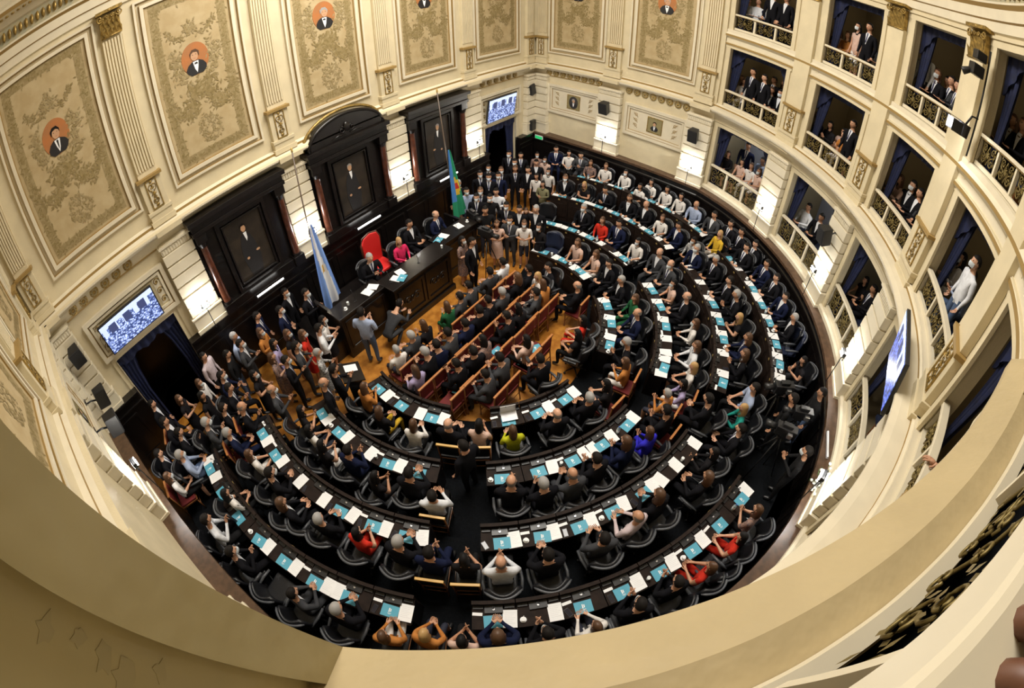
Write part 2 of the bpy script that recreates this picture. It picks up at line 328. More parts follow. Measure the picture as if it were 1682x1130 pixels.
PEOPLE = """
st|-2.98|-0.35|0.00|-0.95|S|K|s|m|masked man in dark suit standing in crowd left of rostrum|in crowd left of rostrum
st|-2.66|-0.91|0.00|-0.93|C|K|s|m|masked man in dark suit hands joined in crowd left of rostrum, rightmost|in crowd left of rostrum
st|-3.46|-0.81|0.00|-0.82|S|N|s|m|masked man in navy suit standing in crowd left of rostrum|in crowd left of rostrum
st|-3.99|-0.46|0.00|-0.79|S|N|s|-|man in navy suit standing in crowd left of rostrum|in crowd left of rostrum
st|-2.93|-2.01|0.00|-0.70|C|Fw|L|m|masked black-haired woman in white blouse hands joined in crowd left of rostrum|in crowd left of rostrum
st|-4.21|-0.99|0.00|-0.69|C|Fo|br|m|masked brown-haired woman in orange top hands joined in crowd left of rostrum|in crowd left of rostrum
st|-3.78|-1.65|0.00|-0.65|S|Fk|br|m|masked brown-haired woman in black top standing in crowd left of rostrum|in crowd left of rostrum
st|-3.56|-2.04|0.00|-0.60|S|Fr|br|m|masked brown-haired woman in red top standing in crowd left of rostrum|in crowd left of rostrum
st|-3.23|-2.31|0.00|-0.60|C|w|s|m|masked man in white shirt hands joined in crowd left of rostrum|in crowd left of rostrum
st|-4.79|-0.52|0.00|-0.69|S|l|g|-|grey-haired man in light blue shirt standing in left doorway crowd|in left doorway crowd
st|-4.82|-1.01|0.00|-0.63|C|G|s|m|masked man in grey suit hands joined in left doorway crowd|in left doorway crowd
st|-5.72|-0.35|0.00|-0.63|S|p|s|-|man in pale pink shirt standing in left doorway crowd|in left doorway crowd
st|-5.23|-0.93|0.00|-0.60|S|k|s|-|man in black shirt standing in left doorway crowd|in left doorway crowd
st|-4.47|-1.98|0.00|-0.51|C|Fx|br|-|brown-haired woman in floral top hands joined in crowd left of rostrum|in crowd left of rostrum
st|-3.92|-2.30|0.00|-0.51|C|G|s|m|masked man in grey suit hands joined in crowd left of rostrum|in crowd left of rostrum
st|-4.32|-2.42|0.00|-0.45|C|K|s|m|masked man in dark suit hands joined in crowd left of rostrum, leftmost|in crowd left of rostrum
st|-3.67|-2.79|0.00|-0.44|C|Fz|g|m|masked grey-haired woman in black-and-white patterned clothes hands joined in crowd left of rostrum|in crowd left of rostrum
st|-4.20|-1.65|0.00|-0.60|S|Fl|L|-|black-haired woman in lilac top standing in crowd left of rostrum|in crowd left of rostrum
st|-6.21|-0.97|0.00|-0.52|S|Fw|br|m|masked brown-haired woman in white blouse standing in left doorway crowd|in left doorway crowd
st|-6.34|-1.45|0.00|-0.45|S|Fk|L|-|black-haired woman in black top standing in left doorway crowd|in left doorway crowd
st|-5.68|-1.47|0.00|-0.49|C|N|s|m|masked man in navy suit hands joined in left doorway crowd|in left doorway crowd
st|-5.07|-2.08|0.00|-0.44|C|Fk|L|m|masked black-haired woman in black top hands joined in left doorway crowd|in left doorway crowd
st|-5.03|-2.87|0.00|-0.31|C|G|b|m|masked bald man in grey suit hands joined in left doorway crowd|in left doorway crowd
st|-6.86|-0.93|0.00|-0.48|C|Fk|br|-|brown-haired woman in black top hands joined in left doorway crowd|in left doorway crowd
st|-7.55|-0.48|0.00|-0.49|S|K|s|-|man in dark suit standing in left doorway crowd|in left doorway crowd
st|-3.78|-3.59|0.00|-0.24|C|K|s|-|man in dark suit hands joined in crowd left of rostrum|in crowd left of rostrum
st|-4.17|-3.74|0.00|-0.18|S|K|b|-|bald man in dark suit standing in crowd left of rostrum|in crowd left of rostrum
t2|-5.85|-2.80|0.46|-0.28|A|K|b|-|bald man in dark suit clapping, ninth from aisle, third row, lower left block|ninth from aisle, third row, lower left block
t2|-5.79|-2.07|0.46|-0.39|A|K|s|-|man in dark suit clapping, eleventh from aisle, third row, lower left block|eleventh from aisle, third row, lower left block
t3|-6.69|-2.61|0.66|-0.27|A|G|g|m|masked grey-haired man in grey suit clapping, eleventh from aisle, outermost row, lower left block|eleventh from aisle, outermost row, lower left block
t3|-6.35|-3.07|0.46|-0.22|T|N|g|-|grey-haired man in navy suit eighth from aisle, third row, lower left block|eighth from aisle, third row, lower left block
t3|-6.19|-2.41|0.46|-0.32|A|K|s|-|man in dark suit clapping, tenth from aisle, third row, lower left block|tenth from aisle, third row, lower left block
t4|-7.34|-2.26|0.66|-0.29|P|K|s|-|man in dark suit with phone, twelfth from aisle, outermost row, lower left block|twelfth from aisle, outermost row, lower left block
t4|-7.39|-1.77|0.66|-0.35|T|K|s|-|man in dark suit thirteenth from aisle, outermost row, lower left block|thirteenth from aisle, outermost row, lower left block
t4|-7.48|-2.81|0.66|-0.22|T|l|g|m|masked grey-haired man in light blue shirt ninth from aisle, outermost row, lower left block|ninth from aisle, outermost row, lower left block
t4|-7.90|-2.35|0.66|-0.26|T|K|s|-|man in dark suit tenth from aisle, outermost row, lower left block|tenth from aisle, outermost row, lower left block
t4|-7.98|-2.97|0.66|-0.19|T|Fw|br|m|masked brown-haired woman in white blouse eighth from aisle, outermost row, lower left block|eighth from aisle, outermost row, lower left block
t4|-7.13|-4.32|0.66|-0.02|T|Fw|L|-|black-haired woman in white blouse seventh from aisle, outermost row, lower left block|seventh from aisle, outermost row, lower left block
t4|-7.83|-4.56|0.66|0.01|A|w|s|-|man in white shirt clapping, sixth from aisle, outermost row, lower left block|sixth from aisle, outermost row, lower left block
t4|-7.79|-5.39|0.66|0.12|A|K|s|m|masked man in dark suit clapping, fifth from aisle, outermost row, lower left block|fifth from aisle, outermost row, lower left block
t4|-7.43|-6.69|0.66|0.29|P|G|s|-|man in grey suit with phone, fourth from aisle, outermost row, lower left block|fourth from aisle, outermost row, lower left block
t4|-7.08|-7.43|0.66|0.39|P|K|g|-|grey-haired man in dark suit with phone, third from aisle, outermost row, lower left block|third from aisle, outermost row, lower left block
t4|-6.80|-8.13|0.66|0.49|T|Fo|br|-|brown-haired woman in orange top second from aisle, outermost row, lower left block|second from aisle, outermost row, lower left block
t4|-5.86|-9.43|0.66|0.70|P|N|br|-|brown-haired woman in navy suit with phone, second from left aisle, outermost row, lower middle block|second from left aisle, outermost row, lower middle block
t4|-5.40|-9.95|0.66|0.79|A|K|s|m|masked man in dark suit clapping, third from left aisle, outermost row, lower middle block|third from left aisle, outermost row, lower middle block
t4|-4.90|-10.38|0.66|0.88|T|Fw|br|-|brown-haired woman in white blouse fourth from left aisle, outermost row, lower middle block|fourth from left aisle, outermost row, lower middle block
t4|-4.40|-10.80|0.66|0.96|A|K|s|m|masked man in dark suit clapping, fifth from left aisle, outermost row, lower middle block|fifth from left aisle, outermost row, lower middle block
t4|-3.78|-11.15|0.66|1.06|A|K|s|-|man in dark suit clapping, sixth from left aisle, outermost row, lower middle block|sixth from left aisle, outermost row, lower middle block
t4|-3.25|-11.45|0.66|1.13|T|Fr|br|-|brown-haired woman in red top seventh from left aisle, outermost row, lower middle block|seventh from left aisle, outermost row, lower middle block
t4|-2.54|-11.72|0.66|1.23|T|Fr|L|-|black-haired woman in red top eighth from left aisle, outermost row, lower middle block|eighth from left aisle, outermost row, lower middle block
t4|-1.98|-11.89|0.66|1.31|A|Fx|br|-|brown-haired woman in floral top clapping, ninth from left aisle, outermost row, lower middle block|ninth from left aisle, outermost row, lower middle block
t4|5.58|-9.49|0.66|2.41|T|K|s|-|man in dark suit sixth from lower aisle, outermost row, right block|sixth from lower aisle, outermost row, right block
t4|5.26|-10.21|0.66|2.31|T|N|s|-|man in navy suit fifth from lower aisle, outermost row, right block|fifth from lower aisle, outermost row, right block
t4|4.75|-10.59|0.66|2.23|T|K|s|-|man in dark suit fourth from lower aisle, outermost row, right block|fourth from lower aisle, outermost row, right block
t4|4.16|-10.98|0.66|2.14|T|N|s|-|man in navy suit third from lower aisle, outermost row, right block|third from lower aisle, outermost row, right block
t4|3.44|-11.35|0.66|2.03|T|K|g|-|grey-haired man in dark suit second from lower aisle, outermost row, right block|second from lower aisle, outermost row, right block
t4|2.19|-11.92|0.66|1.86|A|Fk|L|-|black-haired woman in black top clapping, first from lower aisle, outermost row, right block|first from lower aisle, outermost row, right block
t4|6.61|-8.75|0.66|2.57|T|K|s|-|man in dark suit first from aisle, outermost row, upper right block|first from aisle, outermost row, upper right block
t4|6.32|-9.17|0.66|2.50|T|K|s|-|man in dark suit eighth from lower aisle, outermost row, right block|eighth from lower aisle, outermost row, right block
t4|6.73|-8.16|0.66|2.64|T|G|s|-|man in grey suit second from aisle, outermost row, upper right block|second from aisle, outermost row, upper right block
t4|7.07|-7.45|0.66|2.74|T|l|b|-|bald man in light blue shirt third from aisle, outermost row, upper right block|third from aisle, outermost row, upper right block
t4|7.29|-6.86|0.66|2.83|T|Fw|L|-|black-haired woman in white blouse fourth from aisle, outermost row, upper right block|fourth from aisle, outermost row, upper right block
t4|7.45|-6.30|0.66|2.90|T|Fw|L|-|black-haired woman in white blouse fifth from aisle, outermost row, upper right block|fifth from aisle, outermost row, upper right block
t4|7.58|-5.67|0.66|2.98|T|Fw|L|-|black-haired woman in white blouse sixth from aisle, outermost row, upper right block|sixth from aisle, outermost row, upper right block
t4|7.03|-5.48|0.66|3.00|T|Fw|L|-|black-haired woman in white blouse seventh from aisle, outermost row, upper right block|seventh from aisle, outermost row, upper right block
t4|7.67|-4.67|0.66|3.12|T|Fw|L|m|masked black-haired woman in white blouse eighth from aisle, outermost row, upper right block|eighth from aisle, outermost row, upper right block
t4|7.65|-3.90|0.66|-3.07|T|Fw|br|-|brown-haired woman in white blouse ninth from aisle, outermost row, upper right block|ninth from aisle, outermost row, upper right block
t4|7.58|-3.33|0.66|-2.99|T|Fx|br|-|brown-haired woman in floral top tenth from aisle, outermost row, upper right block|tenth from aisle, outermost row, upper right block
t4|7.90|-2.77|0.66|-2.93|A|G|s|-|man in grey suit clapping, eleventh from aisle, outermost row, upper right block|eleventh from aisle, outermost row, upper right block
t4|7.91|-2.25|0.66|-2.87|T|Fw|L|-|black-haired woman in white blouse twelfth from aisle, outermost row, upper right block|twelfth from aisle, outermost row, upper right block
t4|7.83|-1.74|0.66|-2.81|T|N|s|-|man in navy suit thirteenth from aisle, outermost row, upper right block|thirteenth from aisle, outermost row, upper right block
t3|-6.27|-3.83|0.46|-0.10|T|Fw|br|-|brown-haired woman in white blouse seventh from aisle, third row, lower left block|seventh from aisle, third row, lower left block
t3|-6.31|-4.59|0.46|0.02|P|K|s|m|masked man in dark suit with phone, sixth from aisle, third row, lower left block|sixth from aisle, third row, lower left block
t3|-6.41|-5.22|0.46|0.12|T|K|br|-|brown-haired woman in dark suit fifth from aisle, third row, lower left block|fifth from aisle, third row, lower left block
t3|-6.12|-5.97|0.46|0.24|T|K|g|-|grey-haired man in dark suit fourth from aisle, third row, lower left block|fourth from aisle, third row, lower left block
t3|-5.92|-6.62|0.46|0.35|A|Fr|L|-|black-haired woman in red top clapping, third from aisle, third row, lower left block|third from aisle, third row, lower left block
t3|-5.63|-7.31|0.46|0.47|P|K|g|-|grey-haired man in dark suit with phone, second from aisle, third row, lower left block|second from aisle, third row, lower left block
t3|-5.43|-7.79|0.46|0.55|A|N|s|-|man in navy suit clapping, first from aisle, third row, lower left block|first from aisle, third row, lower left block
t3|-5.15|-8.25|0.46|0.63|A|Fk|L|-|black-haired woman in black top clapping, first from left aisle, third row, lower middle block|first from left aisle, third row, lower middle block
t3|-4.89|-8.75|0.46|0.72|A|w|b|-|bald man in white shirt clapping, second from left aisle, third row, lower middle block|second from left aisle, third row, lower middle block
t3|-4.39|-9.27|0.46|0.83|P|K|s|m|masked man in dark suit with phone, third from left aisle, third row, lower middle block|third from left aisle, third row, lower middle block
t3|-3.62|-9.74|0.46|0.97|T|G|s|-|man in grey suit fourth from left aisle, third row, lower middle block|fourth from left aisle, third row, lower middle block
t3|-3.02|-10.01|0.46|1.07|T|p|b|-|bald man in pale pink shirt fifth from left aisle, third row, lower middle block|fifth from left aisle, third row, lower middle block
t3|-2.53|-10.24|0.46|1.16|P|K|br|-|brown-haired woman in dark suit with phone, sixth from left aisle, third row, lower middle block|sixth from left aisle, third row, lower middle block
t3|-1.71|-10.75|0.46|1.30|T|K|br|-|brown-haired woman in dark suit seventh from left aisle, third row, lower middle block|seventh from left aisle, third row, lower middle block
t3|-1.13|-10.67|0.46|1.39|T|Fk|L|-|black-haired woman in black top eighth from left aisle, third row, lower middle block|eighth from left aisle, third row, lower middle block
t3|-0.45|-10.96|0.46|1.50|T|K|s|-|man in dark suit ninth from left aisle, third row, lower middle block|ninth from left aisle, third row, lower middle block
t3|0.69|-10.93|0.46|1.68|T|l|s|-|man in light blue shirt second from lower aisle, third row, right block|second from lower aisle, third row, right block
t3|0.17|-10.97|0.46|1.60|P|Ft|B|-|blonde woman in teal top with phone, first from lower aisle, third row, right block|first from lower aisle, third row, right block
t3|1.59|-10.57|0.46|1.83|A|K|br|-|brown-haired woman in dark suit clapping, third from lower aisle, third row, right block|third from lower aisle, third row, right block
t3|2.13|-10.40|0.46|1.92|T|N|br|-|brown-haired woman in navy suit fourth from lower aisle, third row, right block|fourth from lower aisle, third row, right block
t3|2.81|-10.11|0.46|2.03|A|Fk|B|-|blonde woman in black top clapping, fifth from lower aisle, third row, right block|fifth from lower aisle, third row, right block
t3|3.48|-9.83|0.46|2.15|A|K|g|-|grey-haired man in dark suit clapping, sixth from lower aisle, third row, right block|sixth from lower aisle, third row, right block
t3|3.89|-9.43|0.46|2.24|T|K|s|-|man in dark suit seventh from lower aisle, third row, right block|seventh from lower aisle, third row, right block
t3|4.65|-8.82|0.46|2.39|T|K|g|-|grey-haired man in dark suit eighth from lower aisle, third row, right block|eighth from lower aisle, third row, right block
t3|6.07|-9.69|0.66|2.43|T|K|s|-|man in dark suit seventh from lower aisle, outermost row, right block|seventh from lower aisle, outermost row, right block
t3|5.86|-8.59|0.66|2.53|T|Fy|B|-|blonde woman in yellow top ninth from lower aisle, outermost row, right block|ninth from lower aisle, outermost row, right block
t3|5.27|-7.97|0.46|2.56|T|Fz|s|m|masked woman in black-and-white patterned clothes first from aisle, third row, upper right block|first from aisle, third row, upper right block
t3|5.60|-7.37|0.46|2.66|T|N|s|-|man in navy suit second from aisle, third row, upper right block|second from aisle, third row, upper right block
t3|5.87|-6.75|0.46|2.77|T|Fw|br|-|brown-haired woman in white blouse third from aisle, third row, upper right block|third from aisle, third row, upper right block
t3|6.09|-6.09|0.46|2.88|T|K|b|-|bald man in dark suit fourth from aisle, third row, upper right block|fourth from aisle, third row, upper right block
t3|6.22|-5.46|0.46|2.98|T|K|br|-|brown-haired woman in dark suit fifth from aisle, third row, upper right block|fifth from aisle, third row, upper right block
t3|6.30|-4.60|0.46|3.12|A|K|s|-|man in dark suit clapping, sixth from aisle, third row, upper right block|sixth from aisle, third row, upper right block
t3|6.27|-3.85|0.46|-3.04|A|Fk|B|-|blonde woman in black top clapping, seventh from aisle, third row, upper right block|seventh from aisle, third row, upper right block
t3|6.15|-3.13|0.46|-2.93|T|K|br|m|masked brown-haired woman in dark suit eighth from aisle, third row, upper right block|eighth from aisle, third row, upper right block
t2|-4.90|-3.59|0.15|-0.18|A|Fk|L|-|black-haired woman in black top clapping, seventh from aisle, second row, lower left block|seventh from aisle, second row, lower left block
t2|-5.00|-4.14|0.15|-0.07|T|Fw|L|-|black-haired woman in white blouse sixth from aisle, second row, lower left block|sixth from aisle, second row, lower left block
t2|-5.14|-4.65|0.15|0.03|A|Fk|L|-|black-haired woman in black top clapping, fifth from aisle, second row, lower left block|fifth from aisle, second row, lower left block
t2|-4.89|-5.21|0.15|0.15|A|N|s|-|man in navy suit clapping, fourth from aisle, second row, lower left block|fourth from aisle, second row, lower left block
t2|-4.91|-5.92|0.15|0.29|A|Fk|L|-|black-haired woman in black top clapping, third from aisle, second row, lower left block|third from aisle, second row, lower left block
t2|-4.52|-6.47|0.15|0.41|P|K|s|-|man in dark suit with phone, second from aisle, second row, lower left block|second from aisle, second row, lower left block
t2|-4.48|-7.00|0.15|0.51|T|w|s|-|man in white shirt first from aisle, second row, lower left block|first from aisle, second row, lower left block
t2|-3.57|-7.96|0.15|0.77|A|K|b|-|bald man in dark suit clapping, first from left aisle, second row, lower middle block|first from left aisle, second row, lower middle block
t2|-3.26|-8.45|0.15|0.88|A|K|g|-|grey-haired man in dark suit clapping, second from left aisle, second row, lower middle block|second from left aisle, second row, lower middle block
t2|-2.84|-8.77|0.15|0.99|P|G|b|-|bald man in grey suit with phone, third from left aisle, second row, lower middle block|third from left aisle, second row, lower middle block
t2|-2.31|-8.95|0.15|1.09|A|K|s|-|man in dark suit clapping, fourth from left aisle, second row, lower middle block|fourth from left aisle, second row, lower middle block
t2|-1.68|-9.23|0.15|1.23|A|N|br|-|brown-haired woman in navy suit clapping, fifth from left aisle, second row, lower middle block|fifth from left aisle, second row, lower middle block
t2|-1.19|-9.48|0.15|1.34|A|Fb|br|-|brown-haired woman in bright blue dress clapping, sixth from left aisle, second row, lower middle block|sixth from left aisle, second row, lower middle block
t2|-0.19|-9.41|0.15|1.53|A|Fo|g|-|grey-haired woman in orange top clapping, eighth from left aisle, second row, lower middle block|eighth from left aisle, second row, lower middle block
t2|0.33|-9.61|0.15|1.64|P|Fl|L|-|black-haired woman in lilac top with phone, first from lower aisle, second row, right block|first from lower aisle, second row, right block
t2|-0.65|-9.58|0.15|1.44|A|K|s|-|man in dark suit clapping, seventh from left aisle, second row, lower middle block|seventh from left aisle, second row, lower middle block
t2|-0.16|-10.24|0.46|1.54|P|K|s|-|man in dark suit with phone, tenth from left aisle, third row, lower middle block|tenth from left aisle, third row, lower middle block
t2|0.87|-9.54|0.15|1.74|T|Fw|B|-|blonde woman in white blouse second from lower aisle, second row, right block|second from lower aisle, second row, right block
t2|1.49|-9.38|0.15|1.87|T|w|br|-|brown-haired woman in white shirt third from lower aisle, second row, right block|third from lower aisle, second row, right block
t2|2.25|-9.10|0.15|2.02|T|Fw|br|m|masked brown-haired woman in white blouse fourth from lower aisle, second row, right block|fourth from lower aisle, second row, right block
t2|2.88|-8.61|0.15|2.18|T|K|b|-|bald man in dark suit fifth from lower aisle, second row, right block|fifth from lower aisle, second row, right block
t2|3.36|-8.10|0.15|2.32|T|Fp|L|m|masked black-haired woman in peach blouse sixth from lower aisle, second row, right block|sixth from lower aisle, second row, right block
t2|3.95|-7.76|0.15|2.45|T|G|b|m|masked bald man in grey suit seventh from lower aisle, second row, right block|seventh from lower aisle, second row, right block
t2|4.27|-7.30|0.15|2.56|T|G|b|-|bald man in grey suit first from aisle, second row, upper right block|first from aisle, second row, upper right block
t2|4.80|-8.20|0.46|2.48|T|N|g|m|masked grey-haired man in navy suit ninth from lower aisle, third row, right block|ninth from lower aisle, third row, right block
t2|4.53|-6.53|0.15|2.72|T|Fw|L|m|masked black-haired woman in white blouse second from aisle, second row, upper right block|second from aisle, second row, upper right block
t2|4.92|-5.73|0.15|2.89|T|N|s|-|man in navy suit third from aisle, second row, upper right block|third from aisle, second row, upper right block
t2|4.89|-5.19|0.15|3.00|T|Fr|br|-|brown-haired woman in red top fourth from aisle, second row, upper right block|fourth from aisle, second row, upper right block
t2|5.14|-4.41|0.15|-3.13|T|K|g|m|masked grey-haired man in dark suit fifth from aisle, second row, upper right block|fifth from aisle, second row, upper right block
t1|-3.58|-4.15|0.00|-0.09|A|Fo|br|-|brown-haired woman in orange top clapping, fourth from aisle, innermost row, lower left block|fourth from aisle, innermost row, lower left block
t1|-3.72|-4.85|0.00|0.10|T|Fy|br|m|masked brown-haired woman in yellow top third from aisle, innermost row, lower left block|third from aisle, innermost row, lower left block
t1|-3.61|-5.65|0.00|0.32|P|Fw|br|-|brown-haired woman in white blouse with phone, second from aisle, innermost row, lower left block|second from aisle, innermost row, lower left block
t1|-3.15|-6.21|0.00|0.50|T|K|b|-|bald man in dark suit first from aisle, innermost row, lower left block|first from aisle, innermost row, lower left block
t1|-2.85|-6.67|0.00|0.66|A|Fp|L|m|masked black-haired woman in peach blouse clapping, first from left aisle, innermost row, lower middle block|first from left aisle, innermost row, lower middle block
t1|-2.50|-7.22|0.00|0.83|T|Fj|br|-|brown-haired woman in yellow-green top second from left aisle, innermost row, lower middle block|second from left aisle, innermost row, lower middle block
t1|-1.76|-7.72|0.00|1.07|T|K|b|-|bald man in dark suit third from left aisle, innermost row, lower middle block|third from left aisle, innermost row, lower middle block
t1|-1.07|-8.03|0.00|1.28|T|K|g|-|grey-haired man in dark suit fourth from left aisle, innermost row, lower middle block|fourth from left aisle, innermost row, lower middle block
t1|-0.53|-8.23|0.00|1.43|P|Fk|L|-|black-haired woman in black top with phone, fifth from left aisle, innermost row, lower middle block|fifth from left aisle, innermost row, lower middle block
t1|0.28|-8.26|0.00|1.65|A|Fo|br|-|brown-haired woman in orange top clapping, first from lower aisle, innermost row, right block|first from lower aisle, innermost row, right block
t1|0.78|-8.05|0.00|1.79|A|K|g|m|masked grey-haired man in dark suit clapping, second from lower aisle, innermost row, right block|second from lower aisle, innermost row, right block
t1|1.75|-7.76|0.00|2.06|T|N|b|-|bald man in navy suit third from lower aisle, innermost row, right block|third from lower aisle, innermost row, right block
t1|2.30|-7.46|0.00|2.23|T|Fg|br|-|brown-haired woman in green dress fourth from lower aisle, innermost row, right block|fourth from lower aisle, innermost row, right block
t1|2.71|-6.87|0.00|2.42|T|K|g|-|grey-haired man in dark suit fifth from lower aisle, innermost row, right block|fifth from lower aisle, innermost row, right block
t1|3.18|-6.28|0.00|2.63|T|K|s|-|man in dark suit first from aisle, innermost row, upper right block|first from aisle, innermost row, upper right block
t1|3.40|-5.77|0.00|2.78|T|Fp|br|-|brown-haired woman in peach blouse second from aisle, innermost row, upper right block|second from aisle, innermost row, upper right block
t1|3.54|-5.10|0.00|2.97|T|Fp|br|-|brown-haired woman in peach blouse third from aisle, innermost row, upper right block|third from aisle, innermost row, upper right block
pit|-1.73|-6.10|0.00|1.57|P|G|s|-|man in grey suit seated with phone in the fourth row of red chairs|in the fourth row of red chairs
pit|-0.81|-6.79|0.00|1.29|P|K|s|-|man in dark suit seated with phone beside the red chairs|beside the red chairs
st|-3.49|-6.93|0.00|1.57|S|K|s|-|man in dark suit standing in crowd left of rostrum|in crowd left of rostrum
pit|-1.27|-6.10|0.00|1.57|A|G|s|-|man in grey suit seated clapping in the fourth row of red chairs|in the fourth row of red chairs
pit|-1.87|-3.98|0.00|1.57|T|G|g|-|grey-haired man in grey suit seated in the front row of red chairs|in the front row of red chairs
pit|-2.35|-3.98|0.00|1.57|T|Fw|g|-|grey-haired woman in white blouse seated in the front row of red chairs|in the front row of red chairs
pit|-1.38|-3.98|0.00|1.57|A|Fk|br|-|brown-haired woman in black top seated clapping in the front row of red chairs|in the front row of red chairs
pit|-0.60|-3.98|0.00|1.57|A|Fg|br|-|brown-haired woman in green dress seated clapping in the front row of red chairs|in the front row of red chairs
pit|0.26|-3.98|0.00|1.57|A|G|s|-|man in grey suit seated clapping in the front row of red chairs|in the front row of red chairs
pit|0.98|-3.98|0.00|1.57|T|G|s|-|man in grey suit seated in the front row of red chairs, rightmost|in the front row of red chairs
pit|1.52|-3.98|0.00|1.57|T|w|s|-|man in white shirt seated in the front row of red chairs|in the front row of red chairs
pit|-0.20|-3.98|0.00|1.57|T|G|s|-|man in grey suit seated in the front row of red chairs, leftmost|in the front row of red chairs
pit|1.66|-4.72|0.00|1.57|T|K|s|-|man in dark suit seated in the second row of red chairs, rightmost|in the second row of red chairs
pit|-2.51|-4.72|0.00|1.57|T|Fl|br|-|brown-haired woman in lilac top seated in the second row of red chairs|in the second row of red chairs
pit|-2.05|-4.72|0.00|1.57|A|K|g|-|grey-haired man in dark suit seated clapping in the second row of red chairs|in the second row of red chairs
pit|-1.75|-4.72|0.00|1.57|A|N|s|-|man in navy suit seated clapping in the second row of red chairs|in the second row of red chairs
pit|-0.87|-4.72|0.00|1.57|T|N|s|-|man in navy suit seated in the second row of red chairs|in the second row of red chairs
pit|-1.33|-4.72|0.00|1.57|A|G|s|-|man in grey suit seated clapping in the second row of red chairs|in the second row of red chairs
pit|-0.36|-4.72|0.00|1.57|T|K|s|-|man in dark suit seated in the second row of red chairs, leftmost|in the second row of red chairs
pit|0.10|-4.72|0.00|1.57|A|K|s|-|man in dark suit seated clapping in the second row of red chairs|in the second row of red chairs
pit|0.51|-4.72|0.00|1.57|T|G|g|-|grey-haired man in grey suit seated in the second row of red chairs|in the second row of red chairs
pit|1.16|-4.72|0.00|1.57|T|K|br|-|brown-haired woman in dark suit seated in the second row of red chairs|in the second row of red chairs
pit|1.59|-5.04|0.00|2.56|T|Fw|B|-|blonde woman in white blouse seated beside the red chairs|beside the red chairs
pit|2.05|-5.07|0.00|2.66|T|K|s|-|man in dark suit seated beside the red chairs|beside the red chairs
pit|-1.87|-5.42|0.00|1.57|A|K|s|-|man in dark suit seated clapping in the third row of red chairs, leftmost|in the third row of red chairs
pit|-0.99|-5.42|0.00|1.57|A|Fx|L|-|black-haired woman in floral top seated clapping in the third row of red chairs|in the third row of red chairs
pit|-1.43|-5.42|0.00|1.57|T|K|s|-|man in dark suit seated in the third row of red chairs|in the third row of red chairs
pit|-0.10|-5.42|0.00|1.57|A|K|s|-|man in dark suit seated clapping in the third row of red chairs, rightmost|in the third row of red chairs
pit|0.32|-5.42|0.00|1.57|A|Fk|L|-|black-haired woman in black top seated clapping in the third row of red chairs|in the third row of red chairs
pit|0.93|-5.42|0.00|1.57|T|G|s|-|man in grey suit seated in the third row of red chairs|in the third row of red chairs
pit|1.38|-5.42|0.00|1.57|A|Fo|br|-|brown-haired woman in orange top seated clapping in the third row of red chairs|in the third row of red chairs
pit|1.77|-6.10|0.00|1.57|T|K|b|-|bald man in dark suit seated in the fourth row of red chairs|in the fourth row of red chairs
pit|-0.45|-6.10|0.00|1.57|T|Fp|L|-|black-haired woman in peach blouse seated in the fourth row of red chairs|in the fourth row of red chairs
pit|0.85|-6.78|0.00|1.87|T|Fr|L|-|black-haired woman in red top seated beside the red chairs|beside the red chairs
pit|0.40|-6.90|0.00|1.71|T|Fk|L|-|black-haired woman in black top seated beside the red chairs|beside the red chairs
ros|-0.86|-1.44|0.55|-1.57|A|K|g|-|grey-haired man in dark suit seated clapping behind the rostrum|behind the rostrum
ros|0.18|-1.52|0.55|-1.57|T|Fq|B|-|blonde woman in bright pink jacket seated behind the rostrum|behind the rostrum
ros|0.87|-1.22|0.55|-1.57|T|K|s|-|man in dark suit seated behind the rostrum|behind the rostrum
ros|1.67|-1.48|0.55|-1.57|T|N|b|-|bald man in navy suit seated behind the rostrum|behind the rostrum
st|1.38|-2.69|0.00|-1.57|C|Fx|L|m|masked black-haired woman in floral top hands joined in front of the rostrum|in front of the rostrum
st|1.32|-3.10|0.00|-1.57|S|K|s|-|man in dark suit standing in front of the rostrum|in front of the rostrum
st|-2.28|-2.80|0.00|0.30|C|l|s|-|man in light blue shirt hands joined in front of the rostrum|in front of the rostrum
st0|-1.71|-2.80|0.00|0.30|X|G|s|-|man in grey suit crouching in front of the rostrum|in front of the rostrum
st|6.82|-0.32|0.00|-2.59|S|K|s|m|masked man in dark suit standing by the far right doorway, fourth from left|by the far right doorway
st|7.07|-0.66|0.00|-2.64|S|K|s|-|man in dark suit standing by the far right doorway, leftmost|by the far right doorway
st|5.54|-0.35|0.00|-2.50|S|K|s|m|masked man in dark suit standing by the far right doorway, second from left|by the far right doorway
st|4.83|-0.53|0.00|-2.45|S|K|s|m|masked man in dark suit standing by the far right doorway, leftmost|by the far right doorway
st|4.80|-0.95|0.00|-2.50|S|K|s|m|masked man in dark suit standing by the far right doorway, third from left|by the far right doorway
st|5.21|-1.04|0.00|-2.56|S|N|s|m|masked man in navy suit standing by the far right doorway|by the far right doorway
st|5.59|-0.86|0.00|-2.56|S|K|br|m|masked brown-haired woman in dark suit standing by the far right doorway|by the far right doorway
st|6.34|-0.93|0.00|-2.63|S|K|s|m|masked man in dark suit standing by the far right doorway, rightmost|by the far right doorway
st|5.88|-1.26|0.00|-2.64|S|K|br|-|brown-haired woman in dark suit standing by the far right doorway|by the far right doorway
st|6.10|-1.67|0.00|-2.71|S|K|s|-|man in dark suit standing by the far right doorway, second from left|by the far right doorway
st|6.79|-1.54|0.00|-2.73|S|K|s|-|man in dark suit standing by the far right doorway, rightmost|by the far right doorway
st|7.57|-1.07|0.00|-2.72|S|Fx|s|m|masked woman in floral top standing by the far right doorway|by the far right doorway
